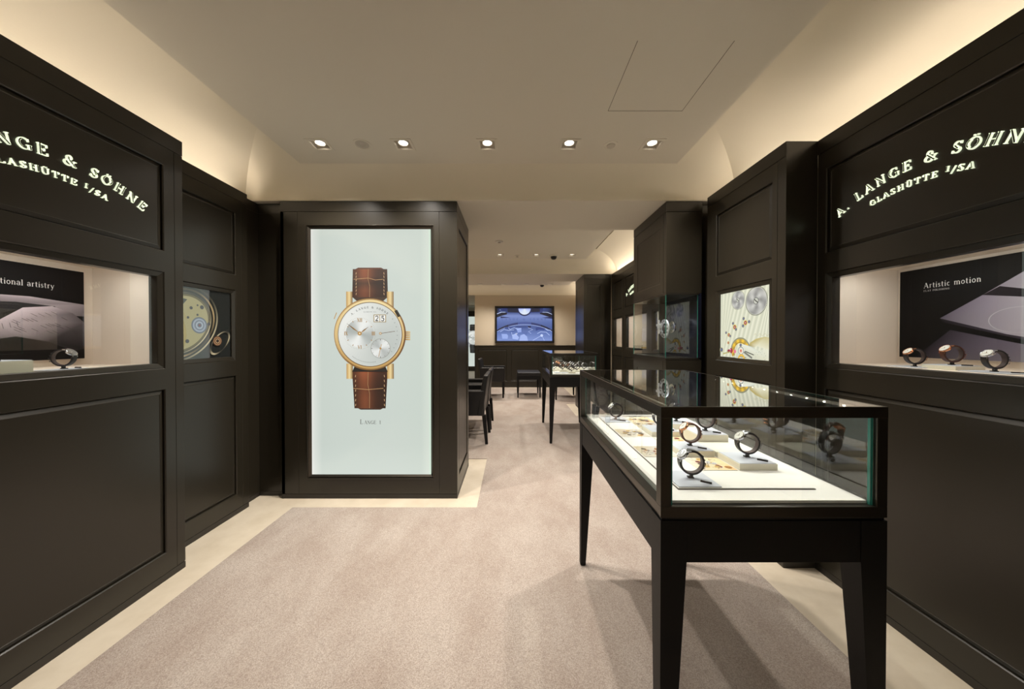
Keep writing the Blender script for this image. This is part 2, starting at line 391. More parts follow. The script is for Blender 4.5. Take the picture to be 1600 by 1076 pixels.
# entrance side behind the camera: wall with a glazed shopfront
m = MB(); m.box(-2.2, -1.1, -2.6, -2.45, 0, 2.62); m.box(1.1, 2.2, -2.6, -2.45, 0, 2.62); m.box(-1.1, 1.1, -2.6, -2.45, 2.25, 2.62)
struct(m.build('wall_front', WALLM))
wf = bpy.data.objects.new('window_1', None); col.objects.link(wf); wf.location = (0, -2.52, 0); struct(wf); D(wf)['wl'] = (0, -2.52, 0)
m = MB()
for a in (-1.1, -.03, 1.04): m.box(a, a + .06, -2.55, -2.49, 0, 2.25)
m.box(-1.1, 1.1, -2.55, -2.49, 2.19, 2.25); m.box(-1.1, 1.1, -2.55, -2.49, 0, .08)
m.build('window_frame', BRZ, wf); m = MB(); m.box(-1.04, 1.04, -2.525, -2.517, .08, 2.19); m.build('glass_pane', GLASS, wf)

sbox('ceiling', CEIL, -2.4, 2.4, -2.6, 13.4, 2.64, 2.72)
ROWS = [(2.145, [-1.267, -.718, -.163, .378, .925], 'front ceiling'), (4.955, [-.186, .371, .919], 'middle ceiling bay'), (7.6, [-.751, -.203, .346, .901], 'rear ceiling bay')]
ENT = [(.45, [-1.1, -.15, .8]), (-1.2, [-1.1, -.15, .8])]
def slab(name, x0, x1, y0, y1):
    """plasterboard slab with square cut-outs for the downlights"""
    m = MB(); h = .051; y = y0
    for ry, xs in sorted([(q[0], q[1]) for q in ROWS + ENT if y0 < q[0] < y1]):
        m.box(x0, x1, y, ry - h, 2.53, 2.56); x = x0
        for lx in xs: m.box(x, lx - h, ry - h, ry + h, 2.53, 2.56); x = lx + h
        m.box(x, x1, ry - h, ry + h, 2.53, 2.56); y = ry + h
    m.box(x0, x1, y, y1, 2.53, 2.56); return struct(m.build(name, CEIL))
slab('ceiling_slab_front', -1.548, 1.206, -2.2, 2.395)
slab('ceiling_slab_middle', -1.548, 1.19, 3.35, 5.205)
slab('ceiling_slab_rear', -1.548, 1.36, 6.25, 7.73)
slab('ceiling_slab_far', -2.2, -1.0, 8.5, 13.2)
sbox('trim_1', CEIL, -2.08, 1.75, 2.52, 3.19, TOP + .005, 2.64)
sbox('trim_2', CEIL, -2.08, 1.75, 5.362, 6.06, TOP + .005, 2.64)
def cove_loop(name, x0, x1, y0, y1, zb, wx=.46, h=.29, front=True):
    """vaulted cove running round a bay, mitred in the corners"""
    n = 40; m = MB(); Lp = []
    for k in range(n + 1):
        th = PI / 2 * k / n; d = wx * (1 - math.cos(th)); z = zb + h * math.sin(th)
        Lp.append([(x0 + d, y0 + d, z), (x1 - d, y0 + d, z), (x1 - d, y1 - d, z), (x0 + d, y1 - d, z)])
    Lp.insert(0, [(p[0], p[1], zb - .10) for p in Lp[0]])
    i = 0
    for q in Lp: m.v += [Vector(p) for p in q]
    for k in range(len(Lp) - 1):
        for j in range(4):
            a = 4 * k + j; b = 4 * k + (j + 1) % 4
            if k == 0 and j in (0, 2): continue
            m.f.append([a, b, b + 4, a + 4]); m.m.append(0); m.c.append(None)
    o = m.build(name, COVEM); s = o.modifiers.new('solid', 'SOLIDIFY'); s.thickness = .012; s.offset = 0
    return struct(o)
cove_loop('trim_3', -2.07, 1.74, -2.45, 2.52, TOP + .01)
cove_loop('trim_4', -2.07, 1.74, 3.19, 5.362, TOP + .01)
cove_loop('trim_5', -2.07, 1.86, 6.06, 8.335, TOP + .055, h=.25)
for nm, x in (('left', -1), ('right', 1)):
    for y0, y1 in ((-2.2, 2.38), (3.25, 5.3), (6.1, 8.2)):
        X = -2.02 if x < 0 else 1.70
        if y0 < 0:
            strip('cove_led', (X, y0, 2.275), (X, y1, 2.275), (-x * .45, 0, 1), COVE, WARM, .03)
        else: strip('cove_led', (X, y0, 2.33), (X, y1, 2.33), (-x * .45, 0, 1), COVE, WARM, .03)
# strips lying on the slab edges, washing the end coves
for y, x0, x1 in ((2.33, -1.45, 1.1), (5.14, -1.45, 1.1), (7.67, -1.45, 1.25)):
    strip('cove_led', (x0, y, 2.572), (x1, y, 2.572), (0, 1, .35), COVE * .5, WARM, .015)

# ------------------------------------------------------------------ downlights and ceiling fittings
def make_downlight(label):
    t = thing('downlight', label, 'ceiling light', local=True)
    m = MB(); a, b = .066, .05
    for q in ((-a, a, -a, -b), (-a, a, b, a), (-a, -b, -b, b), (b, a, -b, b)): m.box(q[0], q[1], q[2], q[3], -.0035, .001)
    m.build('trim_frame', CEIL, t)
    m = MB()
    for q in ((-b, b, -b, -b + .002), (-b, b, b - .002, b), (-b, -b + .002, -b, b), (b - .002, b, -b, b)): m.box(q[0], q[1], q[2], q[3], -.001, .05)
    m.box(-b, b, -b, b, .048, .05); m.build('recess', TRIMW, t)
    m = MB(); m.lathe([(.036, .045), (.036, .014), (.030, .010), (.029, .0185)], caps=False); m.build('lamp_ring', TRIMW, t, smooth=True)
    m = MB(); m.lathe([(.0, .018), (.029, .0185)], caps=False); m.build('lamp_lens', LENS, t)
    return t
def cut(y): pass
rows = ROWS
ordw = {5: ['leftmost', 'second from the left', 'middle', 'fourth from the left', 'rightmost'], 3: ['leftmost', 'middle', 'rightmost'], 4: ['leftmost', 'second from the left', 'third from the left', 'rightmost']}
proto = None
grp = {0: 'downlights in the front ceiling', 1: 'downlights in the middle bay', 2: 'downlights in the rear bay'}
for ri, (y, xs, where) in enumerate(rows):
    for k, x in enumerate(xs):
        lb = f'square recessed downlight in the {where}, {ordw[len(xs)][k]} of its row'
        if proto is None:
            proto = make_downlight(lb); o = proto; o.location = (x, y, 2.5295)
        else: o = dup(proto, (x, y, 2.5295), 0, lb)
        o['group'] = grp[ri]
        light('SPOT', 'downlight_beam', (x, y, 2.535), SPOT * (1.0 if ri == 0 else .8), NEUT, spot_size=R(125), spot_blend=.9, shadow_soft_size=.025)
for y in (.45, -1.2):   # rows over and behind the camera
    for k, x in enumerate((-1.1, -.15, .8)):
        o = dup(proto, (x, y, 2.5295), 0, f'square recessed downlight in the ceiling {"above" if y > 0 else "behind"} the entrance, {ordw[3][k]} of three')
        o['group'] = 'downlights near the entrance'
        light('SPOT', 'downlight_beam', (x, y, 2.535), SPOT * .05, NEUT, spot_size=R(125), spot_blend=.9, shadow_soft_size=.025)
light('SPOT', 'downlight_beam', (-1.48, 11.2, 2.5), SPOT * .5, COOL, spot_size=R(130), spot_blend=.9, shadow_soft_size=.05)
light('SPOT', 'downlight_beam', (-1.2, 4.2, 2.5), SPOT * .6, NEUT, spot_size=R(130), spot_blend=.9, shadow_soft_size=.05)

def disc_fitting(name, label, cat, x, y, prof, mt=TRIMW, inner=None, n=32):
    t = thing(name, label, cat, (x, y, 2.53), local=False)
    m = MB(); m.lathe([(r, -h) for r, h in prof], (x, y, 2.53), n=n); m.build('housing', mt, t, smooth=True)
    if inner:
        m = MB(); m.lathe([(r, -h) for r, h in inner[0]], (x, y, 2.53), n=n); m.build(inner[2], inner[1], t, smooth=True)
    return t
GRL = mat('speaker_grille', (196, 187, 172), .6)
t = disc_fitting('ceiling_speaker', 'round recessed ceiling speaker between the two leftmost downlights', 'speaker', -.986, 2.14, [(.058, 0), (.058, .003), (.05, .004), (.048, .001), (.044, .001)], CEIL, ([(.043, 0), (.043, .002), (.02, .003), (.018, .0015), (.0, .0015)], GRL, 'grille'))
disc_fitting('smoke_detector', 'small round white detector beside the rightmost front downlight', 'detector', .653, 2.145, [(.044, 0), (.044, .004), (.038, .006)], CEIL, ([(.028, .006), (.026, .012), (.0, .013)], GRL, 'sensor_cap'))
disc_fitting('smoke_detector', 'flat round detector on the middle bay ceiling, ahead of its downlights', 'detector', -.168, 4.264, [(.05, 0), (.05, .01), (.04, .014)], TRIMW, ([(.02, .014), (.018, .022), (.0, .022)], GRL, 'sensor_cap'))
disc_fitting('sprinkler_head', 'small sprinkler between the two left downlights of the middle bay', 'sprinkler', .079, 4.984, [(.036, 0), (.036, .004), (.012, .006), (.010, .02)], TRIMW, ([(.018, .02), (.018, .023), (0, .023)], STEEL, 'deflector'))
for x, y, wh in ((.64, 4.97, 'middle'), (.706, 7.6, 'rear')):
    disc_fitting('dome_camera', f'black dome security camera under the {wh} ceiling bay', 'camera', x, y, [(.06, 0), (.06, .018), (.052, .022)], TRIMW, ([(.048, .02), (.047, .032), (.04, .052), (.026, .064), (.0, .069)], BLK, 'dome'))
m = MB(); m.box(.541, .955, 1.40, 1.826, 2.52975, 2.5299); hp = m.build('access_panel', CEIL, base=(.75, 1.6, 2.529)); tag(hp, 'large flush square access panel in the front ceiling on the right', 'access panel')
m = MB()
e = .0022
for q in ((.541 - e, .541, 1.40, 1.826), (.955, .955 + e, 1.40, 1.826 + e), (.541 - e, .955 + e, 1.826, 1.826 + e)): m.box(q[0], q[1], q[2], q[3], 2.5288, 2.5299)
m.build('shadow_gap', mat('gap_shadow', (112, 98, 78), .9), hp, base=(.75, 1.6, 2.529)).location = (0, 0, 0)

# ------------------------------------------------------------------ joinery
PANEL = [(0, 0), (.004, -.004), (.0044, -.016), (.0065, -.016), (.0072, -.011), (.024, -.004), (.026, -.0055), (.030, -.0055)]
WINF = [(0, 0), (.004, -.004), (.0043, -.012), (.005, -.012), (.0055, -.003), (.027, -.008), (.029, -.010), (.029, -.05)]
GAP = .0016
def joinery(t, fr, u0, u1, depth, rows, pu0, pu1, joints=(), back=True):
    """rows: list of (kind, v0, v1); pu0..pu1: opening width"""
    m = MB(fr); m.box(u0, u1, .0, .034, -.03, .0005); m.build('plinth', PLI, t, bevel=.0008)
    m = MB(fr); m.box(u0, u1, 2.2375, TOP, -.03, .0015); m.build('cornice', LAC, t, bevel=.001)
    m = MB(fr); a0, a1 = .0365, 2.2355
    js = [u0] + sorted(joints) + [u1]
    ju0 = max([j for j in js if j <= pu0] or [u0]); ju1 = min([j for j in js if j >= pu1] or [u1])
    m.box(ju0 + GAP, pu0, a0, a1, -.025, 0); m.box(pu1, ju1 - GAP, a0, a1, -.025, 0)
    v = a0
    for k, v0, v1 in rows: m.box(pu0, pu1, v, v0, -.025, 0); v = v1
    m.box(pu0, pu1, v, a1, -.025, 0); m.build('face_frame', LAC, t)
    for a, b in ((u0, ju0), (ju1, u1)):
        if b - a > .01:
            m = MB(fr); m.box(a, b, a0, a1, -.025, 0); m.build('end_stile', LAC, t, bevel=.0012)
    m = MB(fr)
    m.box(u0 + .001, u0 + .018, .0, TOP - .02, -depth, -.026); m.box(u1 - .018, u1 - .001, .0, TOP - .02, -depth, -.026)
    m.box(u0 + .018, u1 - .018, TOP - .08, TOP - .065, -min(depth, .2), -.026)
    if back: m.box(u0 + .018, u1 - .018, .0, 1.0, -.07, -.05); m.box(u0 + .018, u1 - .018, 1.64, TOP - .08, -.07, -.05)
    m.build('carcass', LAC, t)
    for k, v0, v1 in rows:
        if k == 'panel':
            m = MB(fr); m.rings(pu0, pu1, v0, v1, PANEL); m.build('lower_panel' if v1 < 1.1 else 'upper_panel', LAC, t, flip=False)
        elif k in ('window', 'picture'):
            m = MB(fr); m.rings(pu0, pu1, v0, v1, WINF if k == 'window' else WINF[:-1] + [(.029, -.02)], cap=False); m.build('window_frame' if k == 'window' else 'picture_frame', LAC, t, flip=False)
V0, V1 = 1.095, 1.595
ROWS_W = [('panel', .14, .99), ('window', V0, V1), ('panel', 1.70, 2.145)]
ROWS_P = [('panel', .14, .99), ('picture', V0, V1), ('panel', 1.70, 2.145)]
def niche(t, fr, u0, u1, depth, power, led=True, dots=True):
    a, b, c, d = u0 + .022, u1 - .022, V0 + .026, V1 + .012; e = .008
    m = MB(fr)
    m.box(a - e, b + e, c - e, d + e, -depth - e, -depth); m.box(a - e, a, c, d, -depth, -.05); m.box(b, b + e, c, d, -depth, -.05)
    m.box(a - e, b + e, c - e, c, -depth, -.05); m.box(a - e, b + e, d, d + e, -depth, -.05)
    m.build('niche_lining', CREAM, t)
    m = MB(fr); m.box(u0 + .028, u1 - .028, V0 + .028, V1 - .028, -.030, -.024); m.build('glass_pane', GLASS, t)
    if dots:
        m = MB(fr); n = int((u1 - u0) / .05)
        m.box(u0 + .04, u1 - .04, d - .006, d - .001, -.07, -.055, 0)
        for k in range(n):
            u = u0 + .06 + (u1 - u0 - .12) * k / (n - 1); m.box(u - .004, u + .004, d - .0085, d - .006, -.066, -.058, 1)
        m.build('led_strip', [TRIMW, LEDM], t)
    p0 = fr(u0 + .12, d - .012, -.085); p1 = fr(u1 - .12, d - .012, -.085)
    strip('vitrine_led', p0, p1, fr.N * -.2 + Vector((0, 0, -1)), power * .9, COOL, .03)
def sign(t, fr, uc, pl=1.0):
    A = MB(fr); B = MB(fr)
    def pr(M, d):
        return lambda q: M.face([(x, y, d) for x, y in q])
    def sides(M, q, d0, d1):
        for k in range(4):
            a, b = q[k], q[(k + 1) % 4]; M.face([(a[0], a[1], d0), (b[0], b[1], d0), (b[0], b[1], d1), (a[0], a[1], d1)])
    def glow(q): A.face([(x, y, .002) for x, y in q]); sides(A, q, -.005, .002)
    dk = .0028
    def core(q): A.face([(x, y, dk) for x, y in q], 1)
    for s, size, y, Rr, wd, sp in (('A. LANGE & SÖHNE', .041, 1.952, .585, 1.05, .24), ('GLASHÜTTE J/SA', .0235, 1.882, .62, 1.14, .22)):
        text(s, size, glow, uc, y, sp, wd, arcR=Rr, fat=1.12)
        text(s, size, core, uc, y, sp, wd, arcR=Rr, fat=1., core=True)
    a = A.build('brand_lettering', [SIGN, mat('letter_face', (58, 54, 42), .4)], t, flip=False); a['label'] = 'glowing white raised letters'

# --- left wall near cabinet with vitrine
fr = FL(-1.79)
L1 = thing('display_cabinet', 'tall dark lacquered wall cabinet on the left with lit sign and glass vitrine', 'cabinet', (-1.79, 1.27, 0))
joinery(L1, fr, .78, 1.762, .23, ROWS_W, .873, 1.668, (.823, 1.719), back=False)
niche(L1, fr, .873, 1.668, .345, 3.2)
sign(L1, fr, 1.272)
# --- plain units nearest the entrance, just outside the photograph on both sides
for sd, fr_, ua, ub, x_ in (('left', FL(-1.79), -.26, .778, -1.79), ('right', FRR(1.65), -.848, .19, 1.65)):
    c = thing('panelled_cabinet', f'plain dark panelled wall cabinet nearest the entrance on the {sd}', 'cabinet', (x_, .26, 0))
    joinery(c, fr_, ua, ub, .20, [('panel', .14, .99), ('panel', 1.10, 2.145)], ua + .095, ub - .095)
# --- left picture cabinet
fr = FL(-1.96)
L2 = thing('picture_cabinet', 'dark lacquered wall cabinet holding the gold pocket watch picture', 'cabinet', (-1.96, 2.08, 0))
joinery(L2, fr, 1.764, 2.398, .06, ROWS_P, 1.80, 2.298, (2.347,))
# --- left recess
m = MB(); m.box(-2.035, -2.012, 2.40, 2.60, 0, TOP); m.box(-2.035, -1.80, 2.567, 2.60, 0, TOP)
rc = m.build('corner_panel', LAC, base=(-2.0, 2.5, 0)); tag(rc, 'narrow dark recessed corner panelling left of the lit watch display', 'wall panel')
m = MB(); m.box(-2.012, -2.0095, 2.40, 2.5645, 0, .034); m.box(-2.0095, -1.80, 2.5645, 2.567, 0, .034); m.build('plinth', PLI, rc, base=(-2.0, 2.5, 0)).location = (0, 0, 0)
m = MB(); m.box(-2.012, -2.0095, 2.40, 2.5645, 2.2375, 2.31); m.box(-2.0095, -1.80, 2.5645, 2.567, 2.2375, 2.31); m.build('cornice', LAC, rc, base=(-2.0, 2.5, 0)).location = (0, 0, 0)

# --- light box pillars
def pillar(label, xc, y0, y1, art, depth_panels=True):
    x0, x1 = xc - .6865, xc + .6865
    t = thing('lightbox_pillar', label, 'display pillar', (xc, y0, 0))
    f = FF(y0)
    m = MB(f); m.box(x0, x1, 0, .034, -.03, .0005); m.build('plinth', PLI, t)
    m = MB(f); m.box(x0, x1, 2.2375, TOP, -.03, .0015); m.build('cornice', LAC, t, bevel=.001)
    j0, j1 = x0 + .133, x1 - .139; o0, o1 = x0 + .197, x1 - .179; z0, z1 = .154, 2.135
    m = MB(f); m.box(j0 + GAP, o0, .0365, 2.2355, -.025, 0); m.box(o1, j1 - GAP, .0365, 2.2355, -.025, 0)
    m.box(o0, o1, .0365, z0, -.025, 0); m.box(o0, o1, z1, 2.2355, -.025, 0); m.build('face_frame', LAC, t)
    for a, b in ((x0, j0), (j1, x1)):
        m = MB(f); m.box(a, b, .0365, 2.2355, -.025, 0); m.build('end_stile', LAC, t, bevel=.0012)
    m = MB(f); m.rings(o0, o1, z0, z1, [(0, .0), (.002, .003), (.005, .003), (.007, -.004), (.014, -.006), (.016, -.003), (.030, -.016)], cap=False)
    m.build('screen_frame', BRZ, t, flip=False)
    a = MB(f); art(a, o0 + .03, o1 - .03, z0 + .022, z1 - .022); a.build('backlit_picture', ART_LIT, t, flip=False)
    # sides
    for sx, xx in ((1, x1), (-1, x0)):
        g = Fr((xx, 0, 0), (0, sx, 0), (sx, 0, 0)); 
        ua, ub = (y0, y1) if sx > 0 else (-y1, -y0)
        m = MB(g); m.box(ua + .026, ub, 0, .034, -.03, -.0005); m.build('side_plinth', PLI, t)
        m = MB(g); m.box(ua + .031, ub, 2.2375, TOP, -.03, .0); m.build('side_cornice', LAC, t)
        m = MB(g); p0, p1 = ua + .09, ub - .09
        m.box(ua + .0265, p0, .0365, 2.2355, -.025, -.0005); m.box(p1, ub, .0365, 2.2355, -.025, -.0005)
        m.box(p0, p1, .0365, .15, -.025, -.0005); m.box(p0, p1, 2.14, 2.2355, -.025, -.0005); m.build('side_frame', LAC, t)
        m = MB(g); m.rings(p0, p1, .15, 2.14, PANEL); m.build('side_panel', LAC, t, flip=False)
    m = MB(); m.box(x0 + .01, x1 - .01, y1 - .03, y1 - .001, 0, TOP); m.build('rear_panel', LAC, t)
    return t

def watch_art(a, u0, u1, v0, v1, strapc=(112, 62, 38), gold=True, txt=True, cx=None):
    """big wristwatch printed on the light box; drawn in poster units of 4.986 mm"""
    s = .004986; xc = (u0 + u1) / 2 - .0 if cx is None else cx
    d = [-.0155]
    def nx(): d[0] += .00025; return d[0]
    base = (205, 219, 212); edge = (226, 236, 228); W = u1 - u0
    us = [u0, u0 + .02, u0 + .08, u0 + .3, u1 - .3, u1 - .08, u1 - .02, u1]; cs = [(236, 240, 236), (222, 231, 226), (203, 217, 211), (205, 219, 213), (205, 219, 213), (203, 218, 211), (214, 228, 219), (212, 240, 222)]
    vs = [(v0, 8), (v0 + .25, 2), (v1 - .7, 4), (v1, -4)]
    for i in range(7):
        for j in range(3):
            sh = lambda c, k: tuple(min(255, q + k - t) for q, t in zip(c, (0, 4, 6)))
            a.poly([(us[i], vs[j][0]), (us[i + 1], vs[j][0]), (us[i + 1], vs[j + 1][0]), (us[i], vs[j + 1][0])],
                   [sh(cs[i], vs[j][1]), sh(cs[i + 1], vs[j][1]), sh(cs[i + 1], vs[j + 1][1]), sh(cs[i], vs[j + 1][1])], d[0])
    X = lambda p: xc + (p - 577.8) * s
    Z = lambda q: 1.25 + (531.0 - q) * s
    PT = lambda L_: [(X(p), Z(q)) for p, q in L_]
    k = lambda c, f: tuple(min(255, int(v * f)) for v in c)
    # strap, top and bottom, as shaded columns
    def strap(yt, yb, wt, wb, xcen, bright):
        n = 12; dd = nx()
        for i in range(n):
            a0, a1 = -1 + 2 * i / n, -1 + 2 * (i + 1) / n
            f = lambda q: .45 + .75 * math.exp(-((q + .3) / .5) ** 2) + .1
            for j in range(4):
                t0, t1 = j / 4, (j + 1) / 4
                g = lambda t: (1.05 - .45 * math.exp(-((t - .45) / .1) ** 2) - .25 * t) if bright else (1.0 - .35 * math.exp(-((t - .4) / .1) ** 2) - .15 * t + .1 * math.exp(-(t / .12) ** 2))
                w0, w1 = wt + (wb - wt) * t0, wt + (wb - wt) * t1; y0_, y1_ = yt + (yb - yt) * t0, yt + (yb - yt) * t1
                a.poly(PT([(xcen + a0 * w1, y1_), (xcen + a1 * w1, y1_), (xcen + a1 * w0, y0_), (xcen + a0 * w0, y0_)]),
                       [k(strapc, f(a0) * g(t1)), k(strapc, f(a1) * g(t1)), k(strapc, f(a1) * g(t0)), k(strapc, f(a0) * g(t0))], dd)
        dd = nx(); lc = (208, 160, 110) if gold else (120, 120, 120)
        a.line(PT([(xcen - wt * .95, yt + 16 if bright else yt + 26), (xcen - wt * .1, yt + 14 if bright else yt + 28), (xcen + wt * .3, yt + 17 if bright else yt + 27), (xcen + wt * .75, yt + 16 if bright else yt + 26)]), .0035, lc, dd)
        a.line(PT([(xcen - wt * .1, yt), (xcen - wt * .12, yt + (yb - yt) * .35), (xcen - wt * .02, yt + (yb - yt) * .6), (xcen - wt * .03, yb)]), .0035, k(lc, .85), dd)
        for sx in (-1, 1):
            for q in range(7):
                y_ = yt + 5 + (yb - yt - 12) * q / 6
                a.line(PT([(xcen + sx * wt * .80, y_), (xcen + sx * wt * .82, y_ + 3.4)]), .0045, (214, 172, 128) if gold else (110, 110, 110), dd)
    strap(421.8, 466, 27, 28, 576.5, True); strap(583, 640.5, 28, 24.5, 575.8, False)
    dd = nx(); a.poly(PT([(554, 421.8), (558, 419.6), (594, 419.6), (598, 421.8)]), k(strapc, .9), dd); a.poly(PT([(557, 640.5), (596, 640.5), (592, 642.6), (561, 642.6)]), k(strapc, .6), dd)
    gc = [(118, 80, 38), (196, 152, 86), (244, 218, 158)] if gold else [(70, 74, 76), (150, 156, 156), (225, 232, 230)]
    # lugs
    dd = nx()
    for x0_, x1_, y0_, y1_ in ((539, 549, 457, 484), (603, 613.5, 457, 484), (539, 549, 570, 594), (603, 613.5, 570, 594)):
        xm = (x0_ + x1_) / 2
        for p, q, c0, c1 in ((x0_, xm, gc[1], gc[2]), (xm, x1_, gc[2], gc[0])):
            a.poly(PT([(p, y1_), (q, y1_), (q, y0_), (p, y0_)]), [c0, c1, c1, c0], dd)
    dd = nx(); a.poly(PT([(548, 583), (604, 583), (600, 574), (552, 574)]), (36, 30, 26), dd); a.poly(PT([(556, 472), (597, 472), (604, 466), (549, 466)]), (70, 50, 36), dd)
    # crown
    for i in range(5):
        a.poly(PT([(631, 531 - i * 2.9), (639.5, 531 - i * 2.9), (639.5, 533.6 - i * 2.9 - .4), (631, 533.6 - i * 2.9 - .4)]), [gc[1], gc[2], gc[1], gc[0]], dd)
    a.line(PT([(524, 490), (520, 500)]), .006, gc[1], dd)
    C = (X(576.3), Z(524.2)); r = 56.5 * s
    lerp = lambda p, q, t: tuple(p[i] + (q[i] - p[i]) * t for i in range(3))
    gold1 = lambda an: lerp(gc[0], gc[2], .45 + .35 * math.cos(an - R(140)) + .2 * math.cos(3 * (an - R(60))))
    cl = lambda c: tuple(max(0, min(255, v)) for v in c)
    a.ring(*C, 0, r, gc[1], nx(), 64, fn=lambda an: cl(gold1(an)))
    a.ring(*C, 55.2 * s, 56.5 * s, gc[0], nx(), 64, fn=lambda an: cl(lerp(gc[0], gc[1], .35 + .45 * math.cos(an - R(150)))))
    a.ring(*C, 51.0 * s, 54.0 * s, gc[1], nx(), 64, fn=lambda an: cl(lerp(gc[1], gc[2], .6 + .5 * math.cos(an - R(90)))))
    a.ring(*C, 0, 50.6 * s, (90, 76, 60), nx(), 64); a.ring(*C, 0, 49.8 * s, (222, 222, 212), nx(), 64)
    if gold: a.poly(PT([(614.6, 487.5), (619, 485.6), (624.6, 495), (620.2, 497.6)]), (40, 34, 24), nx())
    dial = lambda an: cl(lerp((196, 202, 196), (238, 240, 234), .5 + .5 * math.cos(an - R(150))))
    a.ring(*C, 0, 48.6 * s, (225, 228, 220), nx(), 64, fn=dial)
    H = (X(560.3), Z(522.7)); dd = nx(); a.ring(*H, 0, 22 * s, (210, 214, 208), dd, 48, fn=lambda an: cl(lerp((176, 182, 178), (240, 242, 238), .5 + .5 * math.cos(2 * (an - R(70))))))
    dd = nx(); tk = (120, 112, 96)
    for q in range(60):
        an = R(6 * q); a.line([(H[0] + 24 * s * math.cos(an), H[1] + 24 * s * math.sin(an)), (H[0] + 25.2 * s * math.cos(an), H[1] + 25.2 * s * math.sin(an))], .0012, tk, dd)
    g3 = (168, 130, 74) if gold else (70, 74, 78)
    put = lambda q: a.poly(q, g3, dd)
    text('XII', 6 * s, put, H[0], H[1] + 18 * s, .02, .8, fat=1.3); text('VI', 5.4 * s, put, H[0], H[1] - 24 * s, .02, .9, fat=1.3)
    text('IX', 6 * s, put, H[0] - 21.5 * s, H[1] - 3 * s, .02, .7, fat=1.3); text('III', 6 * s, put, H[0] + 21.5 * s, H[1] - 3 * s, .02, .7, fat=1.3)
    for q in range(12):
        if q % 3: an = R(30 * q); a.line([(H[0] + 20 * s * math.cos(an), H[1] + 20 * s * math.sin(an)), (H[0] + 22.5 * s * math.cos(an), H[1] + 22.5 * s * math.sin(an))], .005, g3, dd)
    dd = nx(); hc = (186, 142, 76) if gold else (60, 64, 70); hd = (96, 66, 30) if gold else (30, 32, 36)
    for tip in ((539.5, 506.5), (574.5, 512.0)):
        b_ = 560.3, 522.7; L_ = math.hypot(tip[0] - b_[0], tip[1] - b_[1]); ux, uy = (tip[0] - b_[0]) / L_, (tip[1] - b_[1]) / L_
        a.poly(PT([(b_[0] - uy * .5, b_[1] + ux * .5), (b_[0] - uy * 1.2 + ux * L_ * .45, b_[1] + ux * 1.2 + uy * L_ * .45), tip, (b_[0] + uy * 1.0 + ux * L_ * .45, b_[1] - ux * 1.0 + uy * L_ * .45)]), [hc, hc, hd, hd], dd)
    a.ring(*H, 0, 3.3 * s, hc, nx(), 20); a.ring(*H, 0, 1.2 * s, (250, 236, 200) if gold else (200, 200, 200), nx(), 16)
    # seconds
    S_ = (X(593), Z(546.2)); a.ring(*S_, 0, 15.4 * s, (150, 148, 138), nx(), 40); a.ring(*S_, 0, 14.8 * s, (210, 214, 208), nx(), 40, fn=lambda an: cl(lerp((186, 190, 186), (238, 240, 236), .5 + .5 * math.cos(2 * (an - R(45))))))
    dd = nx()
    for q in range(12): an = R(30 * q); a.line([(S_[0] + 12.6 * s * math.cos(an), S_[1] + 12.6 * s * math.sin(an)), (S_[0] + 14.6 * s * math.cos(an), S_[1] + 14.6 * s * math.sin(an))], .004 if q % 3 == 0 else .0018, (60, 56, 48), dd)
    a.line(PT([(594.5, 539.5), (590, 559.5)]), .004, hc, nx()); a.ring(*S_, 0, 1.6 * s, hc, nx(), 14)
    # power reserve
    a.line(PT([(593, 522.7), (615.8, 519.3)]), .0035, hd, nx()); a.ring(X(593), Z(522.7), 0, 2 * s, hc, nx(), 16); a.ring(X(593), Z(522.7), 0, 1.0 * s, (235, 232, 220), nx(), 12)
    dd = nx()
    for an in range(-38, 40, 9): a.line([(C[0] + 42.5 * s * math.cos(R(an)), C[1] + 42.5 * s * math.sin(R(an))), (C[0] + 44 * s * math.cos(R(an)), C[1] + 44 * s * math.sin(R(an)))], .004, (120, 130, 124), dd)
    # date
    dd = nx(); a.rect(X(582.4), X(602), Z(505.2), Z(493.2), (160, 136, 84) if gold else (90, 94, 96), dd); dd = nx()
    a.rect(X(583.6), X(591.7), Z(504.2), Z(494.2), (246, 246, 240), dd); a.rect(X(592.7), X(600.9), Z(504.2), Z(494.2), (246, 246, 240), dd); dd = nx()
    put = lambda q: a.poly(q, (16, 16, 20), dd)
    text('2', 8 * s, put, X(587.7), Z(503.2), .0, 1.1, fat=1.4); text('5', 8 * s, put, X(596.8), Z(503.2), .0, 1.1, fat=1.4)
    put = lambda q: a.poly(q, (66, 68, 66), dd)
    if gold:
        text('A. LANGE & SÖHNE', 3.1 * s, put, C[0] + .5 * s, C[1] + 41 * s, .42, 1.15, arcR=41.5 * s, fat=1.4)
        text('GLASHÜTTE I/SA', 1.3 * s, put, C[0] + .5 * s, C[1] + 34.5 * s, .3, 1.1, fat=1.5)
        dk = 0
        for q in range(20): an = R(-128 + q * 2.6); a.line([(C[0] + 43 * s * math.cos(an), C[1] + 43 * s * math.sin(an)), (C[0] + 44.6 * s * math.cos(an), C[1] + 44.6 * s * math.sin(an))], .0024, (110, 112, 106), dd)
    if txt:
        dd = nx(); put = lambda q: a.poly(q, (92, 90, 86), dd)
        text('L', 7.4 * s, put, X(563.0), Z(665), 0, .95, fat=.9); text('ANGE', 5.6 * s, put, X(576.8), Z(665), .03, .95, fat=.95); text('1', 5.6 * s, put, X(592.2), Z(665), 0, .9, fat=1)
pillar('large dark pillar with bright light box showing a gold wristwatch on brown strap', -1.1135, 2.518, 3.175, watch_art)
pillar('distant light box pillar with a dark strapped watch beyond the rear wall', -1.50, 12.5, 13.1, lambda a, *q: watch_art(a, *q, strapc=(40, 44, 44), gold=False, txt=False))

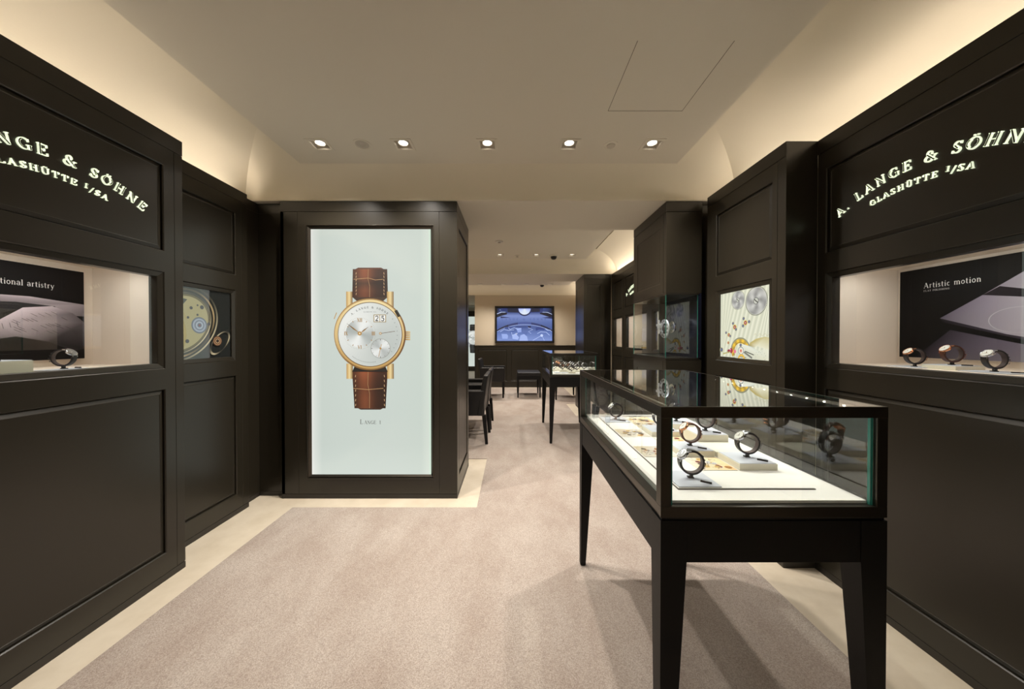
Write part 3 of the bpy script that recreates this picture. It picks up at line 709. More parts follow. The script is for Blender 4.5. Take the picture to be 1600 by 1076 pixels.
# --- right wall
fr = FRR(1.65)
R1 = thing('display_cabinet', 'tall dark lacquered wall cabinet on the right with lit sign and glass vitrine', 'cabinet', (1.65, 1.3, 0))
joinery(R1, fr, -1.7515, -.85, .23, ROWS_W, -1.706, -.945, (), back=False)
niche(R1, fr, -1.706, -.945, .36, 3.2)
sign(R1, fr, -1.325)
fr = FRR(1.48)
R2 = thing('picture_cabinet', 'dark lacquered wall cabinet holding the bright clockwork gears picture', 'cabinet', (1.48, 2.1, 0))
joinery(R2, fr, -2.455, -1.754, .17, ROWS_P, -2.351, -1.845, (-1.808,))
m = MB(); m.box(1.4805, 1.65, 1.7525, 1.7545, .034, TOP); m.build('side_cheek', LAC, R2, base=(0, 0, 0))
m = MB(); m.box(1.4805, 1.65, 1.7518, 1.7545, 0.0, .034); m.build('side_plinth', PLI, R2)
# picture art: gears
def gears(a):
    f0 = -2.322; f1 = -1.860; z0, z1 = V0 + .027, V1 - .027
    d = [-.0185]
    def nx(): d[0] += .0002; return d[0]
    W = f1 - f0
    n = 16
    for i in range(n):   # ribbed cream plate
        for h in range(2):
            t0 = (i + h / 2) / n; t1 = (i + (h + 1) / 2) / n
            c0, c1 = ((236, 236, 212), (208, 211, 186)) if h == 0 else ((208, 211, 186), (244, 244, 222))
            sk = .16
            P = lambda t, z, s_: (min(max(f0 + W * (t * 1.35 - .17) + s_, f0), f1), z)
            a.poly([P(t0, z0, -sk * W), P(t1, z0, -sk * W), P(t1, z1, sk * W), P(t0, z1, sk * W)], [c0, c1, c1, c0], d[0])
    U = lambda y: -y
    dd = nx()
    for k in range(26): a.ring(f0 + .03 + .012 * math.sin(k), z0 + .1 + k * .0105, 0, .0016, (190, 176, 110), dd, 8); a.ring(f0 + .062, z0 + .12 + k * .008, 0, .0012, (190, 176, 110), dd, 8)
    for k in range(22): a.ring(f1 - .022, z1 - .02 - k * .009, 0, .0018, (214, 200, 140), dd, 8); a.ring(f1 - .14 + k * .006, z0 + .152 + .006 * math.sin(k), 0, .0018, (190, 176, 110), dd, 8)
    for cu, cv, r, nt, ph in ((-2.145, 1.506, .064, 46, 0), (-1.984, 1.482, .090, 60, 1)):
        dd = nx()
        for k in range(nt):
            an = 2 * PI * k / nt
            p = lambda rr, x: (cu + rr * math.cos(an + x), min(cv + rr * math.sin(an + x), z1))
            a.poly([p(r * .925, -.032), p(r * 1.01, -.026), p(r * 1.01, .026), p(r * .925, .032)], (62, 64, 58), dd)
        a.ring(cu, cv, r * .88, r * .925, (214, 214, 204), nx(), 64)
        f = lambda an: tuple(int(v) for v in [176 + 36 * math.cos(4 * an + ph)] * 2 + [172 + 34 * math.cos(4 * an + ph)])
        dd = nx()
        for k in range(72):
            an = 2 * PI * k / 72; bn = 2 * PI * (k + 1) / 72; cl = lambda q, tw: f(q + tw)
            for r0, r1 in ((.0, .45), (.45, .9)):
                P = lambda rr, q: (cu + r * rr * math.cos(q), min(cv + r * rr * math.sin(q), z1))
                a.poly([P(r0 + .001, an), P(r0 + .001, bn), P(r1, bn), P(r1, an)], [cl(an, r0), cl(bn, r0), cl(bn, r1), cl(an, r1)], dd)
        a.ring(cu, cv, 0, r * .24, (70, 72, 68), nx(), 24); a.ring(cu, cv, 0, r * .2, (206, 208, 196), nx(), 24)
        a.line([(cu - r * .16, cv + r * .12), (cu + r * .16, cv - r * .12)], r * .07, (50, 50, 46), nx())
    def jewel(y, z, r, red=True):
        a.ring(U(y), z, 0, r * 1.5, (220, 190, 90) if red else (180, 176, 140), nx(), 20); a.ring(U(y), z, 0, r, (150, 34, 60) if red else (60, 74, 120), nx(), 20)
        if red: a.ring(U(y), z, 0, r * .4, (240, 200, 190), nx(), 12)
        else: a.line([(U(y) - r * .6, z + r * .4), (U(y) + r * .6, z - r * .4)], r * .3, (160, 170, 200), nx())
    jewel(2.072, 1.352, .0115); jewel(2.17, 1.328, .0115); jewel(2.228, 1.276, .009); jewel(2.232, 1.222, .007)
    for y, z, r in ((2.085, 1.38, .008), (2.036, 1.357, .008), (2.088, 1.333, .008), (2.182, 1.353, .0075), (2.152, 1.312, .0075), (2.25, 1.292, .007), (2.206, 1.268, .007), (2.296, 1.172, .012), (1.955, 1.15, .0165)): jewel(y, z, r, False)
    # balance cock and golden arc
    dd = nx(); a.ring(-1.90, z0 + .002, .0, .138, (150, 140, 90), dd, 30, R(62), R(150)) if False else None
    cB = (-2.105, 1.165)
    a.poly([(f1, 1.255), (-1.90, 1.262), (-1.97, 1.25), (-2.02, 1.225), (-2.03, 1.19), (-1.96, 1.205), (f1, 1.18)], [(216, 204, 150), (206, 196, 140), (206, 190, 120), (190, 170, 90), (150, 132, 60), (236, 234, 206), (236, 234, 206)], nx())
    gl = lambda an: (250 - 60 * math.sin(an * 5) ** 2, 205 - 50 * math.sin(an * 5) ** 2, 60)
    a.ring(cB[0], cB[1], .082, .094, (150, 150, 120), nx(), 40, R(10), R(190)); a.ring(cB[0], cB[1], .056, .084, (240, 190, 50), nx(), 40, R(15), R(205), fn=gl)
    a.ring(cB[0], cB[1], .060, .063, (120, 90, 10), nx(), 40, R(15), R(205))
    a.poly([(-2.15, z0), (-1.87, z0), (-1.88, 1.19), (-1.95, 1.175), (-2.0, 1.20), (-2.08, 1.215), (-2.13, 1.19)], [(206, 212, 196), (226, 226, 200), (236, 236, 214), (226, 230, 212), (196, 204, 186), (236, 240, 226), (216, 220, 200)], nx())
    a.ring(-2.098, 1.172, .0, .03, (236, 238, 226), nx(), 28); a.ring(-2.098, 1.172, .022, .026, (100, 104, 96), nx(), 28); a.ring(-2.098, 1.172, .0, .014, (240, 200, 170), nx(), 20); a.ring(-2.098, 1.172, .0, .006, (190, 60, 60), nx(), 14)
    a.line([(-2.07, 1.165), (-2.0, 1.13)], .012, (120, 122, 112), nx()); a.line([(-2.06, 1.17), (-1.985, 1.15)], .006, (70, 72, 66), nx()); a.line([(-2.12, 1.135), (-2.05, 1.13)], .004, (90, 92, 84), nx())
    a.ring(-2.19, 1.17, 0, .017, (170, 40, 66), nx(), 16); a.ring(-2.215, 1.165, 0, .013, (150, 34, 60), nx(), 16); a.ring(-2.197, 1.176, 0, .005, (240, 170, 190), nx(), 10); a.poly([(-2.27, 1.14), (-2.2, 1.158), (-2.19, 1.165), (-2.275, 1.15)], (190, 180, 110), nx())
    a.ring(-2.152, 1.165, 0, .012, (236, 120, 150), nx(), 14); jewel(2.098, 1.208, .008, False)
    dd = nx(); a.ring(-2.09, z0 - .004, .02, .032, (240, 190, 50), dd, 20, R(10), R(170))
    for k in range(16): a.ring(-1.93 + .05 * math.cos(k * 1.9) * .8, 1.15 + .025 * math.sin(k * 2.3), 0, .0022, (170, 176, 150), nx(), 6)
fr = FRR(1.48); a = MB(fr); gears(a); a.build('backlit_picture', ART_LIT, R2, flip=False)
m = MB(fr); m.box(-2.322, -1.874, V0 + .027, V1 - .027, -.0155, -.0135) if False else None
# pocket watch picture on the left
def pocket(a):
    f0, f1 = 1.829, 2.269; z0, z1 = V0 + .027, V1 - .027; d = [-.0185]
    def nx(): d[0] += .0002; return d[0]
    a.rect(f0, f1, z0, z1, (10, 12, 14), d[0])
    cx, cy = 1.93, 1.345; tilt = R(38)
    def E(rx, ry, c, fn=None, r0=0., n=56):
        dd = nx()
        for k in range(n):
            t0, t1 = 2 * PI * k / n, 2 * PI * (k + 1) / n
            def P(t, q):
                x, y = rx * q * math.cos(t), ry * q * math.sin(t)
                return (min(max(cx + x * math.cos(tilt) - y * math.sin(tilt), f0), f1), min(max(cy + x * math.sin(tilt) + y * math.cos(tilt), z0), z1))
            cc = c if fn is None else [fn(t0), fn(t1), fn(t1), fn(t0)]
            a.poly([P(t0, max(r0, .001)), P(t1, max(r0, .001)), P(t1, 1), P(t0, 1)], cc, dd)
    g = lambda t: tuple(int(v * (.35 + .65 * (.5 + .5 * math.cos(3 * t + 1)))) for v in (236, 196, 140))
    g2 = lambda t: tuple(int(v * (.25 + .75 * (.5 + .5 * math.cos(2 * t + 2.4)))) for v in (250, 226, 180))
    E(.262, .215, (120, 90, 50), g2, .955); E(.236, .196, 0, g, .95); E(.222, .184, (20, 16, 12), None, .9); E(.212, .174, 0, g2, .955)
    E(.2, .163, (204, 188, 132)); E(.2, .163, (120, 104, 60), None, .93)
    a.poly([(f0, 1.40), (1.90, 1.50), (1.97, 1.49), (1.93, 1.44), (1.87, 1.38), (f0, 1.36)], (70, 74, 66), nx())
    for u, v, r in ((2.045, 1.335, .052), (1.885, 1.27, .06)):
        for k, c in enumerate(((120, 126, 140), (190, 198, 214), (140, 148, 164), (206, 212, 226), (120, 126, 140))): a.ring(u, v, 0, r * (1 - k * .18), c, nx(), 28)
        a.ring(u, v, 0, r * .1, (180, 60, 60), nx(), 10)
    for u, v, r in ((2.06, 1.45, .013), (2.105, 1.345, .011), (1.965, 1.235, .012), (1.99, 1.44, .01), (2.03, 1.40, .007), (1.97, 1.38, .008), (1.93, 1.35, .008), (2.03, 1.46, .006)): a.ring(u, v, 0, r, (50, 50, 62), nx(), 14)
    # crown and bow
    cu, cv = 2.165, 1.235
    dd = nx()
    for k in range(44):
        t0, t1 = 2 * PI * k / 44, 2 * PI * (k + 1) / 44; tl = R(48)
        P = lambda t, q: (cu + .02 + q * (.098 * math.cos(t) * math.cos(tl) - .05 * math.sin(t) * math.sin(tl)), cv - .012 + q * (.098 * math.cos(t) * math.sin(tl) + .05 * math.sin(t) * math.cos(tl)))
        c = g2(t0 * 1.5); c2 = g2(t1 * 1.5); a.poly([P(t0, .86), P(t1, .86), P(t1, 1), P(t0, 1)], [c, c2, c2, c], dd)
    for k, c in enumerate(((90, 56, 30), (220, 160, 110), (120, 76, 44), (236, 190, 140), (60, 36, 20))): a.ring(cu, cv, 0, .034 * (1 - k * .17), c, nx(), 20)
    a.line([(f0 + .02, z1 - .1), (f0 + .05, z1)], .012, (226, 190, 120), nx())
fr = FL(-1.96); a = MB(fr); pocket(a); a.build('backlit_picture', ART_DIM, L2, flip=False)
m = MB(fr); m.box(1.829, 2.269, V0 + .029, V1 - .029, -.0145, -.0115); m.build('glass_pane', GLASS, L2)

# --- column with corner glass showcase
t = thing('showcase_column', 'dark lacquered column with a corner glass showcase behind the front display table', 'display column', (1.2, 2.518, 0))
f1_, f2_ = FF(2.518), FRR(1.198)
def colbox(x0, x1, y0, y1, z0, z1, name, mt=LAC, bev=.0012):
    m = MB(); m.box(x0, x1, y0, y1, z0, z1); return m.build(name, mt, t, bevel=bev)
colbox(1.2, 1.477, 2.52, 3.188, 1.605, 2.2355, 'upper_body'); colbox(1.198, 1.479, 2.518, 3.19, 2.2375, TOP, 'cornice')
colbox(1.2, 1.477, 2.52, 3.188, .036, 1.085, 'lower_body'); colbox(1.199, 1.478, 2.519, 3.189, 0, .034, 'plinth', PLI)
colbox(1.477, 1.70, 2.56, 3.0, 0, 2.30, 'rear_recess')
for v0, v1, nm in ((1.69, 2.14, 'upper_panel'), (.14, .985, 'lower_panel')):
    m = MB(FRR(1.1995)); u0, u1 = -3.09, -2.61
    for q in ((-3.186, u0, v0 - .08, v1 + .09), (u1, -2.566, v0 - .08, v1 + .09), (u0, u1, v0 - .08, v0), (u0, u1, v1, v1 + .09)): m.box(q[0], q[1], q[2], q[3], -.002, .0022)
    m.build(nm + '_frame', LAC, t); m = MB(FRR(1.1995)); m.rings(u0, u1, v0, v1, [(a_, b_ * .5 + .0022) for a_, b_ in PANEL]); m.build(nm, LAC, t, flip=False)
colbox(1.198, 1.4565, 2.5185, 3.19, 1.592, 1.605, 'showcase_top', BRZ); colbox(1.198, 1.4565, 2.5185, 3.19, 1.085, 1.10, 'showcase_base', BRZ)
colbox(1.449, 1.4765, 2.522, 3.188, 1.10, 1.605, 'showcase_side', NAVY, 0)
def pane(par, x0, x1, y0, y1, z0, z1, thin, name='glass_pane', edge=GRN):
    """glass sheet whose narrow faces show green"""
    m = MB(); m.box(x0, x1, y0, y1, z0, z1)
    o = m.build(name, [GLASS, edge], par)
    for p in o.data.polygons:
        if abs(p.normal[thin]) < .5: p.material_index = 1
    return o
pane(t, 1.198, 1.447, 2.519, 2.525, 1.10, 1.592, 1); pane(t, 1.198, 1.447, 3.183, 3.189, 1.10, 1.592, 1); pane(t, 1.198, 1.204, 2.526, 3.182, 1.10, 1.592, 0)
light('SPOT', 'showcase_lamp', (1.32, 2.80, 1.588), 5, (.88, .92, 1), spot_size=R(150), spot_blend=.8, shadow_soft_size=.012)
# exploded movement floating in the showcase
mv = thing('movement_model', 'enlarged watch movement model with white numbered ring inside the corner showcase', 'display model', (1.335, 2.83, 1.10))
m = MB(); cx, cy, cz = 1.335, 2.83, 1.338
m.lathe([(.050, -.005), (.080, -.006), (.083, 0), (.080, .006), (.050, .005), (.046, 0), (.050, -.005)], (cx, cy, cz), (1, 0, 0), 40, caps=False); rg = m.build('dial_ring', WHT, mv, smooth=True)
for k in range(12):
    m = MB(); an = R(30 * k); y, z = cy + .066 * math.cos(an), cz + .066 * math.sin(an); m.box(cx - .0075, cx - .0058, y - .006, y + .006, z - .008, z + .008); m.build('numeral', BLK, rg)
m = MB(); m.lathe([(.0, -.008), (.028, -.008), (.030, 0), (.028, .01), (0, .01)], (cx, cy, cz), (1, 0, 0), 24); m.build('hub_wheel', DIALG, mv, smooth=True)
m = MB(); m.box(cx - .052, cx - .046, cy - .05, cy + .05, cz - .008 + .03, cz + .012 + .03); m.box(cx - .052, cx - .046, cy - .012, cy + .012, cz - .045, cz + .075); m.lathe([(.0, -.004), (.026, -.004), (.026, .004), (0, .004)], (cx - .05, cy, cz + .02), (1, 0, 0)); m.build('cross_bridge', WHT, mv, bevel=.002)
m = MB(); m.lathe([(.030, -.004), (.052, -.006), (.054, 0), (.052, .006), (.03, .004), (.03, -.004)], (cx + .07, cy, cz + .015), (1, 0, 0), 32, caps=False)
for k in range(6): an = R(60 * k); m.tube([(cx + .07, cy, cz + .015), (cx + .07, cy + .032 * math.cos(an), cz + .015 + .032 * math.sin(an))], .003)
m.build('rear_wheel', STEEL, mv, smooth=True)
m = MB(); m.tube([(cx - .055, cy, cz), (cx + .075, cy, cz)], .004); m.build('axle', STEEL, mv)
m = MB(); m.tube([(cx, cy, 1.106), (cx, cy, cz - .08)], .004); m.build('stand_rod', STEEL, mv); m = MB(); m.box(cx - .03, cx + .03, cy - .03, cy + .03, 1.1, 1.108); m.build('foot', STEEL, mv)

# --- bay 2 right wall cabinets
fr = FRR(1.65)
for nm, y0, y1, p0, p1 in (('nearest', 3.195, 3.885, 3.29, 3.815), ('middle', 3.885, 4.80, 3.955, 4.73), ('farthest', 4.80, 5.36, 4.85, 5.285)):
    c = thing('display_cabinet', f'dark vitrine cabinet on the right wall behind the showcase, {nm} of the three', 'cabinet', (1.65, (y0 + y1) / 2, 0), group=None)
    joinery(c, fr, -y1, -y0, .23, ROWS_W, -p1, -p0, (), back=False)
    niche(c, fr, -p1, -p0, .3, 3.0, dots=False)
    if nm == 'middle': sign(c, fr, -4.36)
# --- column 4
t = thing('corner_column', 'dark panelled column on the far right reflecting blue screen light', 'column', (1.19, 5.36, 0))
m = MB(); m.box(1.192, 1.536, 5.364, 6.055, .036, 2.2355); m.build('column_body', LAC, t); m = MB(); m.box(1.19, 1.54, 5.36, 6.058, 2.2375, TOP); m.build('cornice', LAC, t)
m = MB(); m.box(1.191, 1.538, 5.362, 6.056, 0, .034); m.build('plinth', PLI, t)
for F_, a, b, c, d_ in ((FF(5.362), 1.195, 1.531, 1.24, 1.475), (FRR(1.1905), -6.05, -5.368, -5.96, -5.46)):
    m = MB(F_)
    for q in ((a, c, .036, 2.2355), (d_, b, .036, 2.2355), (c, d_, .036, .14), (c, d_, 2.145, 2.2355)): m.box(q[0], q[1], q[2], q[3], -.002, .002)
    m.build('panel_frame', LAC, t); m = MB(F_); m.rings(c, d_, .14, 2.145, [(i_, z_ * .3 + .002) for i_, z_ in PANEL]); m.build('front_panel' if a > 0 else 'side_panel', LAC, t, flip=False)
m = MB(); m.box(1.536, 1.66, 5.42, 6.0, 0, 2.31); m.build('rear_recess', LAC, t)

# --- wainscot on the rear wall
t = thing('wainscot', 'low dark panelled wainscot under the screen on the rear wall', 'wall panelling', (.4, 8.34, 0)); f = FF(8.30)
m = MB(f); m.box(-.96, 2.15, 0, .05, -.03, .001); m.build('plinth', PLI, t); m = MB(f); m.box(-.97, 2.15, 1.052, 1.08, -.035, .006); m.build('top_rail', LAC, t)
edges = [-.88, -.13, -.02, .69, .80, 1.55]; m = MB(f); m.box(-.96, -.88, .052, 1.05, -.03, 0); m.box(1.55, 2.15, .052, 1.05, -.03, 0)
for a, b in ((-.13, -.02), (.69, .80)): m.box(a, b, .052, 1.05, -.03, 0)
for a, b in ((-.88, -.13), (-.02, .69), (.80, 1.55)): m.box(a, b, .052, .16, -.03, 0); m.box(a, b, .97, 1.05, -.03, 0)
m.build('panel_frame', LAC, t)
for a, b in ((-.88, -.13), (-.02, .69), (.80, 1.55)): m = MB(f); m.rings(a, b, .16, .97, PANEL); m.build('panel', LAC, t, flip=False)

# --- television
t = thing('wall_screen', 'framed flat screen glowing blue with a watch movement close-up on the rear wall', 'screen', (.32, 8.3, 1.6)); f = FF(8.30)
x0, x1, z0, z1 = -.438, 1.083, 1.14, 2.086
m = MB(f); m.rings(x0, x1, z0, z1, [(0, -.038), (0, .014), (.006, .02), (.036, .018), (.04, .006), (.04, -.01)], cap=False); m.build('screen_frame', BRZ, t, flip=False)
m = MB(f); m.rings(x0 + .04, x1 - .04, z0 + .04, z1 - .04, [(0, -.01), (0, .0), (.012, .0)], cap=True); m.build('bezel', BLK, t, flip=False)
a = MB(f); X0, X1, Z0, Z1 = x0 + .052, x1 - .052, z0 + .055, z1 - .052; d = [.0006]
def nx(): d[0] += .0004; return d[0]
px = lambda p: X0 + (p - 88) / (1338 - 88) * (X1 - X0)
pz = lambda q: Z1 - (q - 160) / (895 - 160) * (Z1 - Z0)
def tvp(L_, c): a.poly([(min(max(px(p), X0), X1), min(max(pz(q), Z0), Z1)) for p, q in L_], c, nx())
rows_ = [(160, (30, 44, 96)), (250, (40, 58, 118)), (330, (116, 136, 196)), (470, (84, 106, 168)), (600, (66, 88, 150)), (740, (96, 120, 184)), (895, (124, 146, 208))]
for (q0, c0), (q1, c1) in zip(rows_, rows_[1:]): a.poly([(X0, pz(q1)), (X1, pz(q1)), (X1, pz(q0)), (X0, pz(q0))], [c1, c1, c0, c0], d[0])
tvp([(88, 160), (190, 160), (200, 240), (88, 275)], [(4, 6, 14), (30, 50, 90), (60, 80, 140), (10, 16, 40)]); tvp([(330, 160), (560, 160), (580, 260), (330, 250)], (18, 26, 52)); tvp([(870, 160), (1060, 160), (1060, 240), (860, 250)], (18, 26, 52)); tvp([(1130, 160), (1338, 160), (1338, 300), (1130, 250)], [(60, 80, 140), (4, 6, 14), (4, 6, 14), (40, 60, 110)])
tvp([(88, 300), (200, 262), (320, 262), (310, 300), (200, 330), (88, 370)], (10, 12, 34)); tvp([(1060, 262), (1240, 265), (1338, 310), (1338, 380), (1180, 330), (1060, 290)], (10, 12, 34))
tvp([(88, 285), (180, 245), (280, 245), (280, 253), (185, 255), (88, 295)], (210, 225, 250)); tvp([(1120, 245), (1230, 250), (1330, 290), (1330, 300), (1225, 260), (1120, 253)], (190, 205, 240))
tvp([(170, 345), (400, 372), (170, 382)], (20, 30, 80)); tvp([(1338, 350), (1100, 372), (1338, 400)], (20, 30, 80))
a.ring(px(712), pz(180), 0, .178, (24, 34, 84), nx(), 40, R(180), R(360))
a.ring(px(712), pz(170), 0, .155, (190, 205, 250), nx(), 40, R(180), R(360), fn=lambda t: (170 + 50 * abs(math.sin(t)), 186 + 44 * abs(math.sin(t)), 246))
for k in range(13): an = R(195 + 150 * k / 12); a.ring(px(712) + .166 * math.cos(an), pz(175) + .166 * math.sin(an), 0, .010, (14, 22, 70), nx(), 10)
arcp = lambda r, a0, a1, n=18: [(712 + r * 1.5 * math.sin(R(q)), 530 + r - r * math.cos(R(q))) for q in [a0 + (a1 - a0) * k / n for k in range(n + 1)]]
up = arcp(620, -42, 42); lo = [(p, q - 62 + abs(p - 712) * .03) for p, q in up]
dd = nx()
for k in range(18):
    c = (60, 80, 146) if k in range(7, 11) else (34, 48, 104) if 3 < k < 14 else (14, 22, 58)
    q = [up[k], up[k + 1], lo[k + 1], lo[k]]; a.poly([(min(max(px(p), X0), X1), min(max(pz(v), Z0), Z1)) for p, v in q], c, dd)
a.line([(min(max(px(p), X0), X1), pz(v)) for p, v in up if X0 < px(p) < X1], .010, (176, 196, 246), nx())
dd = nx(); text('LANGE & SÖHNE', .05, lambda q: a.poly(q, (66, 84, 150), dd), .33, pz(432), .9, 1.2)
for L_, c in (([(500, 560), (770, 560), (760, 590), (540, 600)], (50, 70, 130)), ([(780, 560), (860, 560), (850, 600), (790, 600)], (14, 24, 70)), ([(960, 600), (1060, 580), (1180, 620), (1150, 650), (1040, 640), (970, 670)], (40, 60, 130)), ([(240, 590), (420, 570), (460, 590), (300, 630)], (56, 76, 140)), ([(380, 650), (500, 640), (500, 670), (400, 680)], (60, 82, 148)), ([(650, 690), (720, 670), (780, 710), (760, 760), (690, 740)], (84, 106, 170)), ([(620, 770), (700, 740), (770, 800), (790, 895), (590, 895)], (160, 180, 236)), ([(190, 740), (310, 740), (340, 780), (330, 850), (210, 850)], (150, 172, 232)), ([(430, 760), (520, 740), (590, 820), (560, 870), (440, 850)], (164, 184, 240)), ([(520, 600), (640, 610), (640, 700), (560, 710)], (140, 162, 226))): tvp(L_, c)
for L_ in ([(900, 885), (1100, 770), (1160, 885)], [(350, 600), (380, 640), (480, 600), (560, 640), (640, 610)], [(160, 690), (250, 640), (350, 660), (480, 650)], [(1000, 730), (1080, 690), (1200, 700), (1280, 770)], [(420, 700), (430, 770), (520, 735), (560, 720)], [(790, 600), (900, 640), (800, 690), (860, 730)], [(1180, 620), (1230, 660), (1300, 650)]): a.line([(px(p), pz(q)) for p, q in L_], .012, (186, 204, 250), nx())
a.ring(px(1100), pz(775), 0, .035, (196, 212, 252), nx(), 16); a.ring(px(525), pz(738), 0, .02, (220, 230, 255), nx(), 14); a.ring(px(525), pz(738), 0, .01, (40, 60, 120), nx(), 12)
a.ring(px(160), pz(200), 0, .012, (140, 150, 180), nx(), 10)
a.build('screen_image', ART_TV, t, flip=False)

# ------------------------------------------------------------------ posters in the near vitrines
def poster(label, fr, u0, u1, v0, v1, dback, draw):
    m = MB(fr); m.box(u0, u1, v0, v1, dback, dback + .009)
    p = fr((u0 + u1) / 2, v0, dback); o = m.build('poster', mat('poster_edge', (30, 26, 28), .5), base=tuple(p)); tag(o, label, 'poster')
    D(o)['wl'] = tuple(p)
    a = MB(fr); draw(a, dback + .0092); c = a.build('printed_face', ART_PRT, o, flip=False); return o
def art_R(a, d0):
    U = lambda y: -y; d = [d0]
    def nx(): d[0] += .0001; return d[0]
    k = (13, 11, 12)
    a.rect(-1.662, -.99, 1.158, 1.59, k, d[0])
    pl = lambda L_, c: a.poly([(-y, z) for y, z in L_], c, nx())
    pl([(1.60, 1.158), (1.47, 1.29), (1.30, 1.24), (1.0, 1.158)], [(24, 20, 24), (50, 44, 54), (110, 100, 116), (160, 150, 164)])
    pl([(1.506, 1.345), (1.30, 1.268), (1.0, 1.19), (1.0, 1.60 - .011), (1.152, 1.589), (1.372, 1.434)], [(96, 88, 102), (172, 164, 176), (196, 190, 198), (214, 210, 214), (190, 184, 194), (132, 122, 138)])
    pl([(1.506, 1.345), (1.495, 1.325), (1.0, 1.158), (1.0, 1.19), (1.30, 1.268)], [(40, 34, 40), (26, 22, 26), (60, 52, 62), (90, 84, 98), (64, 56, 68)])
    pl([(1.37, 1.435), (1.322, 1.465), (1.18, 1.42), (1.0, 1.372), (1.0, 1.352), (1.2, 1.402)], (34, 28, 34))
    a.ring(-1.27, 1.325, .05, .052, (186, 180, 190), nx(), 30, sx=1.6)
    # hand holding a small tool
    pl([(1.232, 1.346), (1.20, 1.365), (1.15, 1.44), (1.09, 1.53), (1.0, 1.56), (1.0, 1.29), (1.06, 1.31), (1.13, 1.335), (1.19, 1.342)], [(150, 146, 150), (170, 166, 168), (226, 222, 220), (235, 232, 230), (200, 196, 196), (120, 116, 122), (140, 136, 140), (196, 192, 192), (170, 166, 166)])
    pl([(1.19, 1.345), (1.12, 1.365), (1.04, 1.40), (1.0, 1.40), (1.0, 1.39), (1.05, 1.385), (1.13, 1.352)], (96, 92, 98)); pl([(1.226, 1.343), (1.206, 1.346), (1.216, 1.318), (1.224, 1.318)], (40, 30, 34)); pl([(1.26, 1.328), (1.225, 1.318), (1.2, 1.316), (1.22, 1.308), (1.255, 1.318)], (150, 144, 154))
    dd = nx(); text('Artistic motion', .025, lambda q: a.poly(q, (240, 236, 232), dd), -1.566, 1.493, .06, .88, 'l', fat=.95)
    text('FLAT POLISHING', .0078, lambda q: a.poly(q, (220, 214, 210), dd), -1.566, 1.476, .14, 1., 'l', fat=1.0)
poster('black poster lettered Artistic motion with a hand over a pale plank in the right vitrine', FRR(1.65), -1.662, -.99, 1.158, 1.59, -.352, art_R)
def art_L(a, d0):
    d = [d0]
    def nx(): d[0] += .0001; return d[0]
    a.rect(.93, 1.601, 1.153, 1.578, (16, 12, 13), d[0])
    pl = lambda L_, c: a.poly(L_, c, nx())
    sk = lambda b: (min(255, int(182 * b)), min(255, int(168 * b)), min(255, int(176 * b)))
    pl([(.93, 1.42), (1.2, 1.43), (1.42, 1.436), (1.601, 1.418), (1.601, 1.36), (1.5, 1.36), (1.38, 1.385), (1.28, 1.352), (1.1, 1.36), (.93, 1.38)], [sk(.7), sk(.95), sk(1.1), sk(.85), sk(.6), sk(.8), sk(1.0), sk(.5), sk(.5), sk(.4)])
    pl([(1.1, 1.375), (1.27, 1.40), (1.38, 1.408), (1.5, 1.40), (1.5, 1.385), (1.4, 1.38), (1.3, 1.345), (1.12, 1.34)], sk(.28))
    pl([(.93, 1.26), (1.22, 1.288), (1.32, 1.315), (1.40, 1.385), (1.49, 1.40), (1.56, 1.372), (1.601, 1.33), (1.601, 1.20), (1.56, 1.19), (1.48, 1.235), (1.38, 1.26), (1.26, 1.235), (1.1, 1.20), (.93, 1.20)],
       [sk(.6), sk(1.0), sk(1.15), sk(1.25), sk(1.1), sk(.6), sk(.5), sk(.2), sk(.3), sk(.25), sk(.7), sk(.55), sk(.3), sk(.2)])
    for k in range(26): x = 1.36 + .2 * random.random(); z = 1.28 + .1 * random.random(); a.line([(x, z), (x + .02, z - .012)], .0014, sk(.35), nx())
    for k in range(9): x = 1.22 + .02 * k; a.line([(x, 1.29 + .004 * k), (x + .004, 1.262 + .005 * k)], .0016, sk(.5), nx())
    a.ring(1.10, 1.345, 0, .073, (70, 68, 70), nx(), 36); a.ring(1.10, 1.355, 0, .07, (226, 224, 222), nx(), 36); a.ring(1.10, 1.355, .052, .055, (90, 88, 90), nx(), 36)
    for k in range(8): a.ring(1.10 + .035 * math.cos(k), 1.355 + .035 * math.sin(k * 1.3), 0, .008, (60, 58, 62), nx(), 12)
    dd = nx(); text('Traditional artistry', .0245, lambda q: a.poly(q, (240, 236, 234), dd), 1.495, 1.480, .035, .85, 'r', fat=.95)
poster('black poster lettered Traditional artistry with a hand in the left vitrine', FL(-1.79), .93, 1.601, 1.153, 1.578, -.337, art_L)

